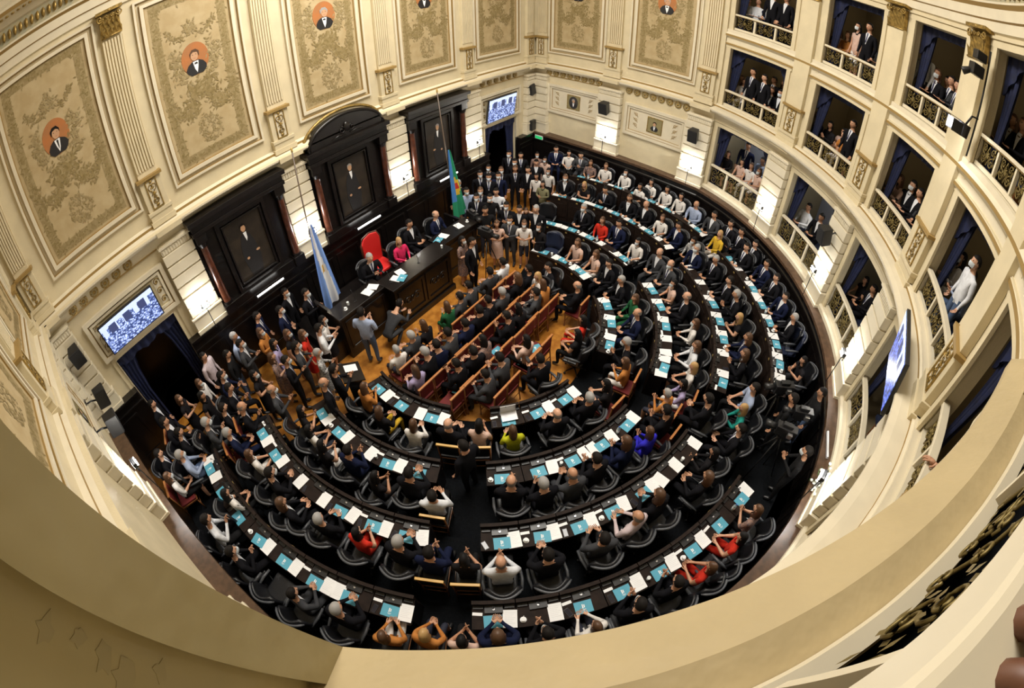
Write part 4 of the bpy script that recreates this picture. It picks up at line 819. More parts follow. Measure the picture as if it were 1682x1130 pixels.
SIDE = {'B': 'on the straight wall', 'L': 'on the left side wall', 'R': 'on the far right side wall', 'A': 'between balcony boxes'}
TN = [50]
def pilaster(kind, s, w_low, w_up, giant_plain=False, corner=False):
    """two storeys: rusticated pier, pedestal with relief, shaft and capital"""
    M = wallM(kind, s, 0)
    mb = MB(); h = w_low / 2
    mb.box(-h - .05, h + .05, -.24, 0, 2.07, 2.18); mb.box(-h - .03, h + .03, -.21, 0, 2.18, 2.50); mb.box(-h - .05, h + .05, -.235, 0, 2.50, 2.56)
    z = 2.58
    while z < 4.3:
        mb.box(-h, h, -.21, 0, z, z + .255); mb.box(-h + .035, h - .035, -.155, 0, z + .25, z + .31)
        z += .30
    mb.box(-h + .02, h - .02, -.18, 0, z - .02, 4.6); mb.box(-h - .02, h + .02, -.22, 0, 4.52, 4.58)
    nfl = int(w_low / .07)
    for i in range(nfl): mb.box(-h + .05 + i * .07, -h + .085 + i * .07, -.195, -.17, 4.36, 4.5)
    o = struct(mb, 'trim_%d' % TN[0], [cream2], M=M, bevel=.008); TN[0] += 1
    mb = MB(); h = w_up / 2
    d0 = 0
    mb.box(-h - .10, h + .10, -.34, 0, 4.85, 4.97)
    mb.box(-h - .08, h + .08, -.17, 0, 5.04, 5.16); mb.box(-h - .05, h + .05, -.14, 0, 5.16, 5.34); mb.box(-h - .07, h + .07, -.16, 0, 5.30, 5.38)
    mb.box(-h - .03, h + .03, -.12, 0, 5.38, 6.10)
    mb.box(-h - .08, h + .08, -.18, 0, 6.10, 6.17, 1)
    if kind == 'A': mb.box(-h, h, -.12, 0, 6.17, 9.42)
    else:
        mb.box(-h, h, -.07, 0, 6.17, 9.42)
        n = 7
        for i in range(n):
            x0 = -h + w_up * (i + .18) / n; x1 = -h + w_up * (i + .82) / n
            mb.box(x0, x1, -.095, -.06, 6.3, 9.35, 0)
            mb.box(x1, x1 + .012, -.075, -.068, 6.3, 9.35, 1)
    mb.box(-h - .03, h + .03, -.14, 0, 9.96, 10.02)
    s2 = tag(build(mb, 'trim_%d' % TN[0], [cream, goldline], M=M, bevel=.006), kind='structure'); TN[0] += 1
    y = -.12
    r_ = link('relief', relief_me, s2, Matrix.Translation((0, y, 5.74)) @ Matrix.Diagonal((w_up / .5 * 1.0, 1, 1.05, 1)))
    c_ = link('capital', capital_me, s2, Matrix.Translation((0, -.02, 9.40)) @ Matrix.Diagonal((w_up / .52, 1, 1, 1)))
    return s2
for x in (-5.02, -1.68, 1.68, 5.02): pilaster('B', x, .82, .46)
for x in (-8.5, 8.5): pilaster('B', x, .66, .42)
for sd in 'LR':
    pilaster(sd, .42, .66, .42)
    pilaster(sd, 3.5, .90, .52); pilaster(sd, 6.85, .86, .50)
for i, a in enumerate(PIL[1:7]):
    if i == 5: continue
    pilaster('A', a, .80, .58)
# the great pilaster just left of the camera
mb = MB()
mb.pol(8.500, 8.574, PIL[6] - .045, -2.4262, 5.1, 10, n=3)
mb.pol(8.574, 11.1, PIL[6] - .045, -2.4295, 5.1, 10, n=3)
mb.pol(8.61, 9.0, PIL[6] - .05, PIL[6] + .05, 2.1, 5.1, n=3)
struct(mb, 'trim_90', shadecream)
mb = MB()                                    # flaking paint on the inner face
fr = random.Random(8)
for r_, z_, s_ in ((8.604, 8.19, .014), (8.598, 8.155, .012), (8.606, 8.125, .015), (8.604, 8.05, .013), (8.62, 8.10, .02), (8.64, 8.0, .02)):
    a_ = -2.4295; pts = []
    for k in range(11):
        t = 2 * PI * k / 11; q = s_ * fr.uniform(.5, 1.3)
        pts.append((r_ + q * math.cos(t), z_ + .7 * q * math.sin(t)))
    vs = [(r * math.cos(a_ + da), YC + r * math.sin(a_ + da), z) for da in (0, .00007) for r, z in pts]
    mb.add(vs, [tuple(range(11, 22)), tuple(range(10, -1, -1))] + [(k, (k + 1) % 11, 11 + (k + 1) % 11, 11 + k) for k in range(11)])
tag(build(mb, 'flaking_paint', mat('bare_paint', (.33, .275, .145), .7)), 'flakes of peeling paint on the near pillar at lower left', 'paint', kind='stuff')

# ---------------------------------------------------------------- medallions of the frieze
def medals(kind, s0, s1, n, word):
    for i in range(n):
        s = s0 + (s1 - s0) * i / (n - 1)
        M = wallM(kind, s, 4.68, .012) @ Matrix.Rotation(PI / 2, 4, 'X')
        o = link('frieze_rosette', med_me, None, M)
        tag(o, 'round gilded frieze rosette, %s from left above %s' % (ORD[i], word), 'ornament', 'gilded rosettes of the frieze')
medals('B', -7.87, -6.23, 6, 'the left wall screen')
medals('B', 5.75, 7.60, 6, 'the far right wall screen')
medals('R', .74, 2.95, 8, 'the framed oval portrait')
medals('R', 4.16, 6.30, 8, 'the framed square portrait')

# ---------------------------------------------------------------- great painted panels of the upper storey
rng = random.Random(5)
def leaf(mb, x, z, a, l, w_, m=0, y=-.004):
    c, s = math.cos(a), math.sin(a)
    pts = [(0, 0), (l * .5, w_), (l, 0), (l * .5, -w_)]
    mb.add([(x + p * c - q * s, y, z + p * s + q * c) for p, q in pts], [(0, 1, 2, 3)], m)
def foliage_mesh(W_, z0, z1):
    mb = MB(); h = W_ / 2
    def rope(pts, n, sp, sz, m=0):
        for i in range(n):
            t = rng.random() * (len(pts) - 1); k = int(t); f = t - k
            x = pts[k][0] * (1 - f) + pts[k + 1][0] * f; z = pts[k][1] * (1 - f) + pts[k + 1][1] * f
            leaf(mb, x + rng.gauss(0, sp), z + rng.gauss(0, sp), rng.uniform(0, 2 * PI), sz * rng.uniform(.7, 1.3), sz * .22, m if rng.random() < .75 else 1 - m, -.004 - .0000025 * len(mb.f))
    e = .13
    mb.rectframe(-h + .02, h - .02, z0 + .02, z1 - .02, .20, -.001, -.0034, 1)
    L = [(-h + e, z0 + e), (-h + e, z1 - e)]; Rr = [(h - e, z0 + e), (h - e, z1 - e)]
    rope(L, 380, .035, .09); rope(Rr, 380, .035, .09); rope([(-h + e, z1 - e), (h - e, z1 - e)], 150, .035, .09); rope([(-h + e, z0 + e), (h - e, z0 + e)], 150, .035, .08)
    mz = 8.07
    rope([(.23 * math.cos(t * PI / 8), 6.42 + .3 * math.sin(t * PI / 8)) for t in range(17)], 150, .03, .07, 1)
    rope([(.10 * math.cos(t * PI / 8), 6.42 + .16 * math.sin(t * PI / 8)) for t in range(17)], 60, .03, .07, 1)
    for sx in (-1, 1):
        rope([(sx * x, 7.6 - .55 * math.sin(x * 4.4) - .25 * x) for x in (.02, .1, .2, .3, .4, .5)], 160, .07, .10)
        rope([(sx * h * .2, 6.95), (sx * h * .5, 6.82), (sx * h * .72, 7.0), (sx * h * .86, 7.3)], 130, .05, .09)
        rope([(sx * .33, 7.6), (sx * .45, 8.0), (sx * .42, 8.35)], 110, .07, .10, 1)
        rope([(sx * .2, 8.62), (sx * .42, 8.7), (sx * .55, 8.9)], 55, .03, .08)
    rope([(-.12, 8.7), (0, 8.95), (.12, 8.7)], 80, .06, .09, 1)
    rope([(-.25, 7.4), (.25, 7.28)], 110, .08, .12)
    rope([(-.3, 7.2), (.3, 7.55)], 60, .03, .16)
    me = mb.mesh('painted_foliage', [leafp, leafl])
    return me
fol = {}
def oval(cx, cz, rx, rz, n=28): return [(cx + rx * math.cos(2 * PI * i / n), cz + rz * math.sin(2 * PI * i / n)) for i in range(n)]
def bust(parent, cx, cz, k, s=1.0, bg=None, hairc=None, bgm=None):
    """painted half-length sitter, a few millimetres of paint"""
    mb = MB()
    if bg: mb.poly(oval(cx, cz + (.05 if s > 1 else 0), bg[0], bg[1]), -.002, -.008, 0)
    f = 1 if k % 2 else -1
    q = lambda L: [(cx + f * x * s, cz + z * s) for x, z in L]
    mb.poly(q([(-.10, -.225), (-.16, -.17), (-.165, -.11), (-.12, -.04), (-.05, 0), (.05, 0), (.13, -.05), (.175, -.12), (.15, -.18), (.10, -.225)]), -.008, -.011, 1)
    mb.poly(q([(-.045, -.01), (.05, -.01), (.03, -.13), (.0, -.20), (-.03, -.10)]), -.011, -.013, 2)
    mb.poly(q([(-.015, -.02), (.02, -.02), (.012, -.13), (.0, -.16)]) if k % 3 == 0 else q([(-.02, -.03), (.02, -.03), (.03, -.06), (-.03, -.06)]), -.013, -.014, 1)
    mb.poly([(cx + f * .01 * s + a * s, cz + .085 * s + b * s) for a, b in oval(0, 0, .062, .085, 18)], -.012, -.016, 3)
    mb.poly(q([(-.07, .06), (-.075, .14), (-.03, .185), (.04, .185), (.08, .13), (.075, .07), (.06, .12), (.02, .145), (-.04, .13)]), -.016, -.018, 4)
    for ex in (-.02, .035): mb.poly([(cx + f * ex * s + a * s, cz + .10 * s + b * s) for a, b in oval(0, 0, .010, .005, 8)], -.016, -.0175, 1)
    mb.poly(q([(-.01, .045), (.03, .045), (.025, .038), (-.005, .038)]), -.016, -.0175, 5)
    return build(mb, 'portrait', [bgm or orangep, paintblack, paper, paintskin, hairc or HAIR['s'], lipm], parent)
def panel(kind, s, hw, label, k, seen=True):
    root = tag(empty('painted_panel'), label, 'painting', 'tall painted wall panels')
    root.matrix_world = wallM(kind, s, 0)
    ow = hw + .30
    mb = MB(); z0, z1 = 5.52, 9.90
    mb.rectframe(-ow, ow, z0, z1, .05, 0, -.07, 0); mb.rectframe(-ow + .05, ow - .05, z0 + .05, z1 - .05, .014, 0, -.05, 1)
    mb.rectframe(-ow + .13, ow - .13, z0 + .13, z1 - .12, .014, 0, -.03, 1); mb.rectframe(-ow + .144, ow - .144, z0 + .144, z1 - .134, .08, 0, -.065, 0); mb.rectframe(-ow + .224, ow - .224, z0 + .224, z1 - .2, .02, 0, -.035, 1)
    build(mb, 'frame', [cream2, goldline], root)
    mb = MB(); mb.box(-hw - .055, hw + .055, -.012, 0, 5.76, 9.72)
    c = build(mb, 'canvas', canvas, root)
    key = round(hw, 1)
    if key not in fol: fol[key] = foliage_mesh(2 * hw, 5.8, 9.7)
    link('painted_foliage', fol[key], c, Matrix.Translation((0, -.012, 0)))
    b = bust(c, 0, 8.03, k, 1.42, bg=(.32, .38), hairc=(HAIR['s'], HAIR['g'], HAIR['br'])[k % 3])
    b.matrix_local = Matrix.Translation((0, -.013, 0))
    return root
panel('B', 0, .82, 'tall ochre painted panel above the arched dark wood altarpiece', 1)
panel('B', -3.32, .88, 'tall ochre painted panel above the left dark wood portrait frame', 2)
panel('B', 3.32, .88, 'tall ochre painted panel above the right dark wood portrait frame', 4)
panel('B', -6.64, .97, 'tall ochre painted panel above the left wall screen and doorway', 3)
panel('B', 6.64, .97, 'tall ochre painted panel above the far right wall screen', 5)
panel('R', 1.92, .92, 'tall ochre painted panel above the framed oval portrait', 6)
panel('R', 5.25, .92, 'tall ochre painted panel above the framed square portrait', 7)
panel('L', 1.92, .92, 'tall ochre painted panel on the left side wall, cut by the pillar', 8)
panel('L', 5.25, .92, 'tall ochre painted panel on the left side wall, nearest the camera', 9)

# ---------------------------------------------------------------- small framed portraits of the side walls
def framed(kind, s, label, round_, k):
    root = tag(empty('framed_portrait'), label, 'picture', 'framed portraits of the side walls')
    root.matrix_world = wallM(kind, s, 0)
    mb = MB()
    mb.rectframe(-1.17, 1.17, 3.06, 4.24, .10, 0, -.10, 0); mb.rectframe(-1.07, 1.07, 3.16, 4.14, .02, 0, -.05, 1); mb.rectframe(-1.05, 1.05, 3.18, 4.12, .06, 0, -.065, 0); mb.rectframe(-.99, .99, 3.24, 4.06, .015, 0, -.03, 1)
    build(mb, 'frame', [cream2, goldline], root)
    mb = MB(); mb.box(-.99, .99, -.012, 0, 3.24, 4.06)
    c = build(mb, 'backing', cream2, root)
    mb = MB(); mb.rectframe(-.29, .29, 3.36, 3.94, .03, -.012, -.03, 0); mb.box(-.27, .27, -.02, -.01, 3.38, 3.92, 1)
    p = build(mb, 'picture', [gold, mat('picture_olive', (.24, .20, .09), .6)], root)
    b = bust(p, 0, 3.64, k, .85, bg=(.2, .25) if round_ else None, hairc=HAIR['g'] if round_ else HAIR['s'], bgm=darkcanvas)
    b.matrix_local = Matrix.Translation((0, -.02, 0))
    for sx in (-1, 1):
        mb = MB(); mb.box(sx * .75 - .09, sx * .75 + .09, -.018, -.011, 3.36, 3.96, 1)
        for cz in (3.46, 3.66, 3.86): mb.tube(scroll(sx * .74, cz, .075, 1.3, 0, sx, -.02), .009, 0, 5); mb.tube([(sx * .66, -.02, cz - .08), (sx * .72, -.03, cz), (sx * .84, -.02, cz + .08)], .008, 0, 4)
        build(mb, 'relief', [goldline, cream2], root)
framed('R', 1.9, 'framed oval portrait of a man on the far right side wall', True, 1)
framed('R', 5.26, 'framed square portrait of a sitter with red collar, between the pilaster lamps', False, 2)
framed('L', 1.9, 'framed portrait on the left side wall, seen edge-on', False, 3)

# ---------------------------------------------------------------- carved dark wood portrait frames
def altarpiece(x, label, arch, hair_, col):
    root = tag(empty('portrait_altarpiece', (x, 0, 0)), label, 'portrait frame', 'carved dark wood portrait frames')
    h = 1.27; mb = MB()
    mb.box(-h, h, -.10, 0, 2.07, 4.35)
    for sx in (-1, 1):
        mb.box(sx * (h - .16) - .16, sx * (h - .16) + .16, -.34, -.05, 2.08, 2.34)
        mb.box(sx * (h - .16) - .14, sx * (h - .16) + .14, -.33, -.05, 4.12, 4.36)
        for kz in range(9): mb.ball((sx * (h + .01), -.12, 2.5 + kz * .2), (.05, .05, .07), 0, 6, 4)
    mb.box(-h + .3, h - .3, -.26, 0, 2.07, 2.3)
    build(mb, 'backboard', darkwood, root, bevel=.01)
    mb = MB()
    mb.box(-h - .02, h + .02, -.36, 0, 4.35, 4.45); mb.box(-h, h, -.32, 0, 4.45, 4.62); mb.box(-h - .06, h + .06, -.42, 0, 4.62, 4.74)
    if arch:
        pts = [(-h + .1, 4.74)] + [((h - .1) * -math.cos(t * PI / 16), 4.74 + .62 * math.sin(t * PI / 16)) for t in range(17)] + [(h - .1, 4.74)]
        mb.poly(pts[1:-1], -.30, 0)
    build(mb, 'cornice', darkwood, root, bevel=.008)
    if arch:
        mb = MB(); mb.tube([((h - .08) * -math.cos(t * PI / 24), -.28, 4.74 + .64 * math.sin(t * PI / 24)) for t in range(25)], .05, 0, 8)
        build(mb, 'arch_moulding', darkwood, root)
        mb = MB(); mb.tube([((h + .0) * -math.cos(t * PI / 24), -.12, 4.76 + .72 * math.sin(t * PI / 24)) for t in range(25)], .045, 0, 8)
        build(mb, 'gilt_moulding', gold, root)
        mb = MB()
        for sx in (-1, 1):
            mb.tube(scroll(sx * .16, 4.96, .1, 1.3, PI / 2, sx, -.32), .018, 0, 6)
            mb.tube([(sx * .08, -.32, 4.82), (sx * .3, -.33, 4.86), (sx * .5, -.31, 4.8)], [.02, .02, .008], 0, 6)
        mb.ball((0, -.32, 5.02), (.1, .05, .14), 0, 10, 6)
        build(mb, 'carved_crest', darkwood, root)
    for sx in (-1, 1):
        mb = MB(); mb.cyl((sx * (h - .16), -.22), .095, 2.34, 4.12, 0, 16, .08); mb.cyl((sx * (h - .16), -.22), .12, 2.34, 2.42, 1, 16); mb.cyl((sx * (h - .16), -.22), .09, 4.0, 4.12, 1, 16, .13)
        build(mb, 'column', [redwood, darkwood], root)
    mb = MB(); mb.rectframe(-.70, .70, 2.30, 4.28, .10, -.08, -.20); mb.rectframe(-.60, .60, 2.40, 4.18, .05, -.08, -.13); mb.rectframe(-.55, .55, 2.45, 4.13, .04, -.08, -.19)
    build(mb, 'inner_frame', darkwood, root, bevel=.01)
    mb = MB(); mb.box(-.52, .52, -.125, -.1, 2.47, 4.11)
    c = build(mb, 'canvas', darkcanvas, root)
    mb = MB(); f = 1 if x < 2 else -1; cx = -.02 * f
    q = lambda L: [(cx + f * a, b) for a, b in L]
    mb.poly(q([(-.16, 2.50), (-.24, 3.0), (-.20, 3.40), (-.12, 3.60), (.0, 3.68), (.13, 3.58), (.20, 3.3), (.24, 2.95), (.16, 2.50)]), -.127, -.132, 0)
    mb.poly(q([(-.04, 3.68), (.05, 3.68), (.04, 3.52), (.0, 3.44)]), -.132, -.134, 1)
    mb.poly([(cx + a, 3.79 + b) for a, b in oval(0, 0, .065, .09, 18)], -.134, -.138, 2)
    mb.poly(q([(-.075, 3.78), (-.07, 3.88), (0, 3.92), (.07, 3.88), (.075, 3.8), (.05, 3.86), (-.04, 3.86)]), -.138, -.14, 3)
    mb.poly([(cx + f * .2 + a, 3.08 + b) for a, b in oval(0, 0, .055, .03, 10)], -.134, -.137, 2)
    mb.poly([(cx - f * .12 + a, 3.0 + b) for a, b in oval(0, 0, .04, .035, 10)], -.134, -.137, 2)
    build(mb, 'painted_figure', [paintblack, paper, paintskin, HAIR[hair_]], c)
    return root
altarpiece(0.02, 'arched dark wood altarpiece framing a standing portrait, centre of the straight wall', True, 'g', 0)
altarpiece(-3.32, 'square-topped dark wood portrait frame left of the arched altarpiece', False, 's', 0)
altarpiece(3.36, 'square-topped dark wood portrait frame right of the arched altarpiece', False, 'g', 0)
for x, wd in ((-3.32, 'left'), (.05, 'arched'), (3.36, 'right')):
    root = tag(empty('picture_light', (x, -.48, 2.13)), 'bright tube light on the ledge below the %s dark wood portrait frame' % wd, 'light', 'tube lights below the portraits')
    mb = MB(); mb.tube([(-.42, 0, 0), (.42, 0, 0)], .018, 0, 8); build(mb, 'tube', tube, root)
    mb = MB(); mb.box(-.45, .45, -.04, .02, -.05, -.02); mb.box(-.45, -.42, -.03, .02, -.05, .03); mb.box(.42, .45, -.03, .02, -.05, .03)
    for sx in (-.4, .4): mb.tube([(sx, 0, -.04), (sx, .26, -.05)], .012, 0, 6)
    build(mb, 'housing', black, root)

# ---------------------------------------------------------------- wall screens
def screenmat(name, tint):
    m = bpy.data.materials.new(name); m.use_nodes = True; nt = m.node_tree; b = nt.nodes['Principled BSDF']
    tc = nt.nodes.new('ShaderNodeTexCoord'); vo = nt.nodes.new('ShaderNodeTexVoronoi'); vo.inputs['Scale'].default_value = 16
    no = nt.nodes.new('ShaderNodeTexNoise'); no.inputs['Scale'].default_value = 7; no.inputs['Detail'].default_value = 8
    mp = nt.nodes.new('ShaderNodeMapping'); mp.inputs['Scale'].default_value = (1, 1, 1.6)
    nt.links.new(tc.outputs['Object'], mp.inputs[0]); nt.links.new(mp.outputs[0], vo.inputs['Vector']); nt.links.new(mp.outputs[0], no.inputs['Vector'])
    ml = nt.nodes.new('ShaderNodeMath'); ml.operation = 'MULTIPLY'
    nt.links.new(vo.outputs['Distance'], ml.inputs[0]); nt.links.new(no.outputs['Fac'], ml.inputs[1])
    r = nt.nodes.new('ShaderNodeValToRGB'); e = r.color_ramp.elements
    e[0].position = .08; e[0].color = (.72 * tint[0], .80 * tint[1], 1, 1); e[1].position = .34; e[1].color = (.03, .05, .16, 1)
    e2 = r.color_ramp.elements.new(.2); e2.color = (.22 * tint[0], .30 * tint[1], .62, 1)
    nt.links.new(ml.outputs[0], r.inputs['Fac']); nt.links.new(r.outputs['Color'], b.inputs['Emission Color']); b.inputs['Emission Strength'].default_value = 1.5
    b.inputs['Base Color'].default_value = (.02, .02, .03, 1); b.inputs['Roughness'].default_value = .3
    return m
scr = screenmat('screen_crowd', (1, 1)); scrb = screenmat('screen_crowd_blue', (.35, .45))
pale = mat('screen_pale_wall', (.55, .66, .92), .5, emit=.9); navy = mat('screen_dark_frame', (.06, .08, .22), .5, emit=.4)
def screen(M, w_, h_, label, m=None):
    root = tag(empty('wall_screen'), label, 'screen', 'wall screens'); root.matrix_world = M
    mb = MB(); mb.box(-w_ / 2 - .03, w_ / 2 + .03, 0, .07, -h_ / 2 - .03, h_ / 2 + .03); mb.box(-.2, .2, .07, .16, -.1, .1)
    build(mb, 'casing', black, root, bevel=.01)
    mb = MB(); mb.box(-w_ / 2, w_ / 2, -.006, 0, -h_ / 2, h_ / 2)
    p = build(mb, 'display', m or scr, root)
    mb = MB()                                 # the picture shows the hall's own wall above the crowd
    mb.box(-w_ * .5, w_ * .5, -.008, -.0065, h_ * .34, h_ * .5, 0)
    for i in range(5): mb.box(-w_ * .5 + w_ * (.02 + .2 * i), -w_ * .5 + w_ * (.10 + .2 * i), -.008, -.0065, h_ * .1, h_ * .34, 0)
    for i in range(3): mb.box(-w_ * .35 + w_ * .28 * i, -w_ * .22 + w_ * .28 * i, -.010, -.008, h_ * .10, h_ * .38, 1)
    build(mb, 'displayed_wall', [pale, navy], p)
    return root
screen(Matrix.Translation((-6.78, -.22, 3.60)) @ Matrix.Rotation(R(8), 4, 'X'), 1.56, .80, 'large wall screen showing the crowd, above the left doorway')
screen(Matrix.Translation((6.60, -.20, 3.61)) @ Matrix.Rotation(R(8), 4, 'X'), 1.56, .88, 'wall screen showing the crowd, above the far right doorway')
for sd, q in ((-1, 'left'), (1, 'far right')):
    root = tag(empty('screen_surround', (sd * 6.7, 0, 0)), 'cream moulded surround with gilt scrolls behind the %s wall screen' % q, 'frame', 'surrounds of the wall screens')
    mb = MB(); mb.rectframe(-1.2, 1.2, 3.09, 4.24, .10, 0, -.09, 0); mb.rectframe(-1.1, 1.1, 3.19, 4.14, .02, 0, -.04, 1); mb.rectframe(-1.06, 1.06, 3.22, 4.10, .06, 0, -.06, 0)
    build(mb, 'frame', [cream2, goldline], root)
    mb = MB(); mb.box(-1.0, 1.0, -.012, 0, 3.27, 4.05)
    build(mb, 'backing', mat('surround_tan', (.50, .42, .25), .7), root)
    for sx in (-1, 1):
        mb = MB(); mb.box(sx * .90 - .09, sx * .90 + .09, -.018, -.011, 3.32, 4.0, 1)
        for cz in (3.42, 3.66, 3.90):
            mb.tube(scroll(sx * .90, cz, .085, 1.3, 0, sx, -.02), .013, 0, 5); mb.ball((sx * .90, -.02, cz), (.03, .015, .03), 0, 6, 4)
        build(mb, 'relief', [gold, cream2], root)
Ms = wallM('A', -1.675, 5.0, .50) @ Matrix.Rotation(R(10), 4, 'X')
screen(Ms, 1.32, .82, 'blue-lit wall screen hanging over the fourth balcony box, seen edge-on', scrb)

# ---------------------------------------------------------------- lamps on the pilasters
def walllamp(kind, s, label, z=2.80, off=.40, power=38, aim=None):
    M = wallM(kind, s, z, off)
    root = tag(empty('floodlight'), label, 'lamp', 'floodlights on the pilasters'); root.matrix_world = M
    mb = MB(); mb.box(-.10, .10, -.05, .02, -.055, .055, 0); mb.box(-.11, .11, .02, .03, -.065, .065, 0)
    mb.tube([(-.12, 0, 0), (-.12, 0, -.12), (.12, 0, -.12), (.12, 0, 0)], .01, 0, 6); mb.tube([(0, 0, -.12), (0, 0, -(z - 2.09))], .012, 0, 6)
    build(mb, 'housing', black, root, bevel=.005)
    mb = MB(); mb.box(-.09, .09, -.0, .034, -.045, .045)
    for zz in (.035, -.035): mb.tube([(-.08, -.06, zz), (.08, -.06, zz)], .012, 0, 6)
    build(mb, 'bulb', lamp, root)
    l = bpy.data.lights.new('floodlight_beam', 'POINT'); l.energy = power; l.color = (1, .985, .96); l.shadow_soft_size = .04
    o = bpy.data.objects.new('floodlight_beam', l); COL.objects.link(o); o.parent = root; o.location = (0, .10, .1)
    return root
for x, n_ in ((-5.02, 'left of the left dark wood frame'), (-1.68, 'left of the arched altarpiece'), (1.68, 'right of the arched altarpiece'), (5.02, 'right of the right dark wood frame')):
    walllamp('B', x, 'floodlight lighting the pilaster %s' % n_, power=40)
walllamp('R', 3.5, 'floodlight on the pilaster between the two small framed portraits', power=45)
walllamp('R', 6.85, 'floodlight on the pilaster right of the square portrait', power=45)
walllamp('L', 3.5, 'glaring floodlight on the left side wall pilaster', z=3.1, power=45)
for i, n_ in enumerate(('first and second', 'second and third', 'third and fourth', 'fourth and fifth')):
    walllamp('A', PIL[i + 1], 'floodlight on the pilaster between the %s lower balcony boxes' % n_, z=2.95, power=45)

# ---------------------------------------------------------------- balcony railings
def ironpanel(w_, h_, near=False):
    mb = MB()
    if near:
        for sx in (-1, 1):
            for cz, rr_, a0_ in ((.16, .15, PI / 2), (.38, .13, -PI / 2), (.62, .13, PI / 2), (.84, .15, -PI / 2)):
                mb.tube(scroll(sx * w_ * .25, h_ * cz, h_ * rr_, 1.5, a0_, sx), .0045, 0, 6); mb.tube(scroll(sx * w_ * .08, h_ * cz, h_ * rr_ * .6, 1.2, a0_ + 1, -sx, -.01), .004, 0, 6)
                for k in range(5): leaf(mb, sx * w_ * (.12 + .07 * k), h_ * cz + .02 * math.sin(k * 2.2), k * 1.3 + cz, .042, .011, 0, -.010 - .001 * k); leaf(mb, sx * w_ * (.12 + .07 * k), h_ * cz + .02 * math.sin(k * 2.2), k * 1.3 + cz, .042, .011, 0, .007)
            mb.tube([(sx * w_ * .47, 0, 0), (sx * w_ * .42, 0, h_ * .3), (sx * w_ * .47, 0, h_ * .5), (sx * w_ * .42, 0, h_ * .7), (sx * w_ * .47, 0, h_)], .005, 0, 6)
        mb.tube([(0, 0, 0), (.015, 0, h_ * .25), (-.015, 0, h_ * .5), (.015, 0, h_ * .75), (0, 0, h_)], .005, 0, 6)
        return mb.fixn(mb.mesh('iron_scrollwork', [iron]))
    for sx in (-1, 1):
        mb.tube(scroll(sx * w_ * .22, h_ * .28, h_ * .22, 1.4, PI / 2, sx), .012, 0, 5)
        mb.tube(scroll(sx * w_ * .22, h_ * .72, h_ * .22, 1.4, -PI / 2, sx), .012, 0, 5)
        mb.tube([(sx * w_ * .45, 0, .02), (sx * w_ * .30, 0, h_ * .5), (sx * w_ * .45, 0, h_ - .02)], .010, 0, 5)
        mb.tube([(0, 0, h_ * .1), (sx * w_ * .12, 0, h_ * .5), (0, 0, h_ * .9)], .012, 0, 5)
        for cz in (.2, .5, .8): leaf(mb, sx * w_ * .33, h_ * cz, 1 + cz, .09, .02, 0, -.006)
    mb.ball((0, 0, h_ * .5), (.04, .02, .055), 0, 8, 5)
    for k in range(8): mb.tube([(0, -.01, h_ * .5), (.08 * math.cos(k * PI / 4), -.01, h_ * .5 + .08 * math.sin(k * PI / 4))], [.014, .004], 0, 4)
    return mb.fixn(mb.mesh('iron_scrollwork', [iron]))
def railing(a0, a1, r, z0, z1, label, n=3, thick=.07, near=False):
    am = (a0 + a1) / 2
    root = tag(empty('balcony_railing'), label, 'railing', 'balcony railings')
    mb = MB(); mb.pol(r - thick, r + .05, a0, a1, z1 - .06, z1, n=8); mb.pol(r - thick + .02, r + .03, a0, a1, z1 - .08, z1 - .06, 1, n=8); build(mb, 'top_rail', [cream2, goldline], root, bevel=.008)
    mb = MB(); mb.pol(r - (.02 if near else .04), r + (.02 if near else .04), a0, a1, z0, z0 + (.04 if near else .07), n=8); build(mb, 'bottom_rail', cream2, root)
    PP = [-2.399, -2.354, -2.268, -2.184] if near else [a0 + (a1 - a0) * i / n for i in range(n + 1)]
    for a in PP:
        mb = MB(); hw = .0016 if near else .0035; mb.pol(r - (.015 if near else .03), r + (.015 if near else .03), a - hw, a + hw, z0 + .07, z1 - .06, n=1); build(mb, 'post', cream2, root)
    pw = (.72 if near else r * (a1 - a0) / n - .06); ph = z1 - z0 - .15
    me = ironpanel(pw, ph, near)
    for a in ([-2.396 + .0, -2.311, -2.226] if near else [a0 + (a1 - a0) * (i + .5) / n for i in range(n)]):
        if near and a < -2.39: continue
        link('iron_scrollwork', me, root, Matrix.Translation((r * math.cos(a), YC + r * math.sin(a), z0 + .08)) @ Matrix.Rotation(a - PI / 2, 4, 'Z'))
    return root
LV = {'lower': (2.26, 3.02, 4.42, 2.12), 'middle': (5.16, 5.70, 7.10, 4.82), 'upper': (7.74, 8.28, 9.78, 7.55)}
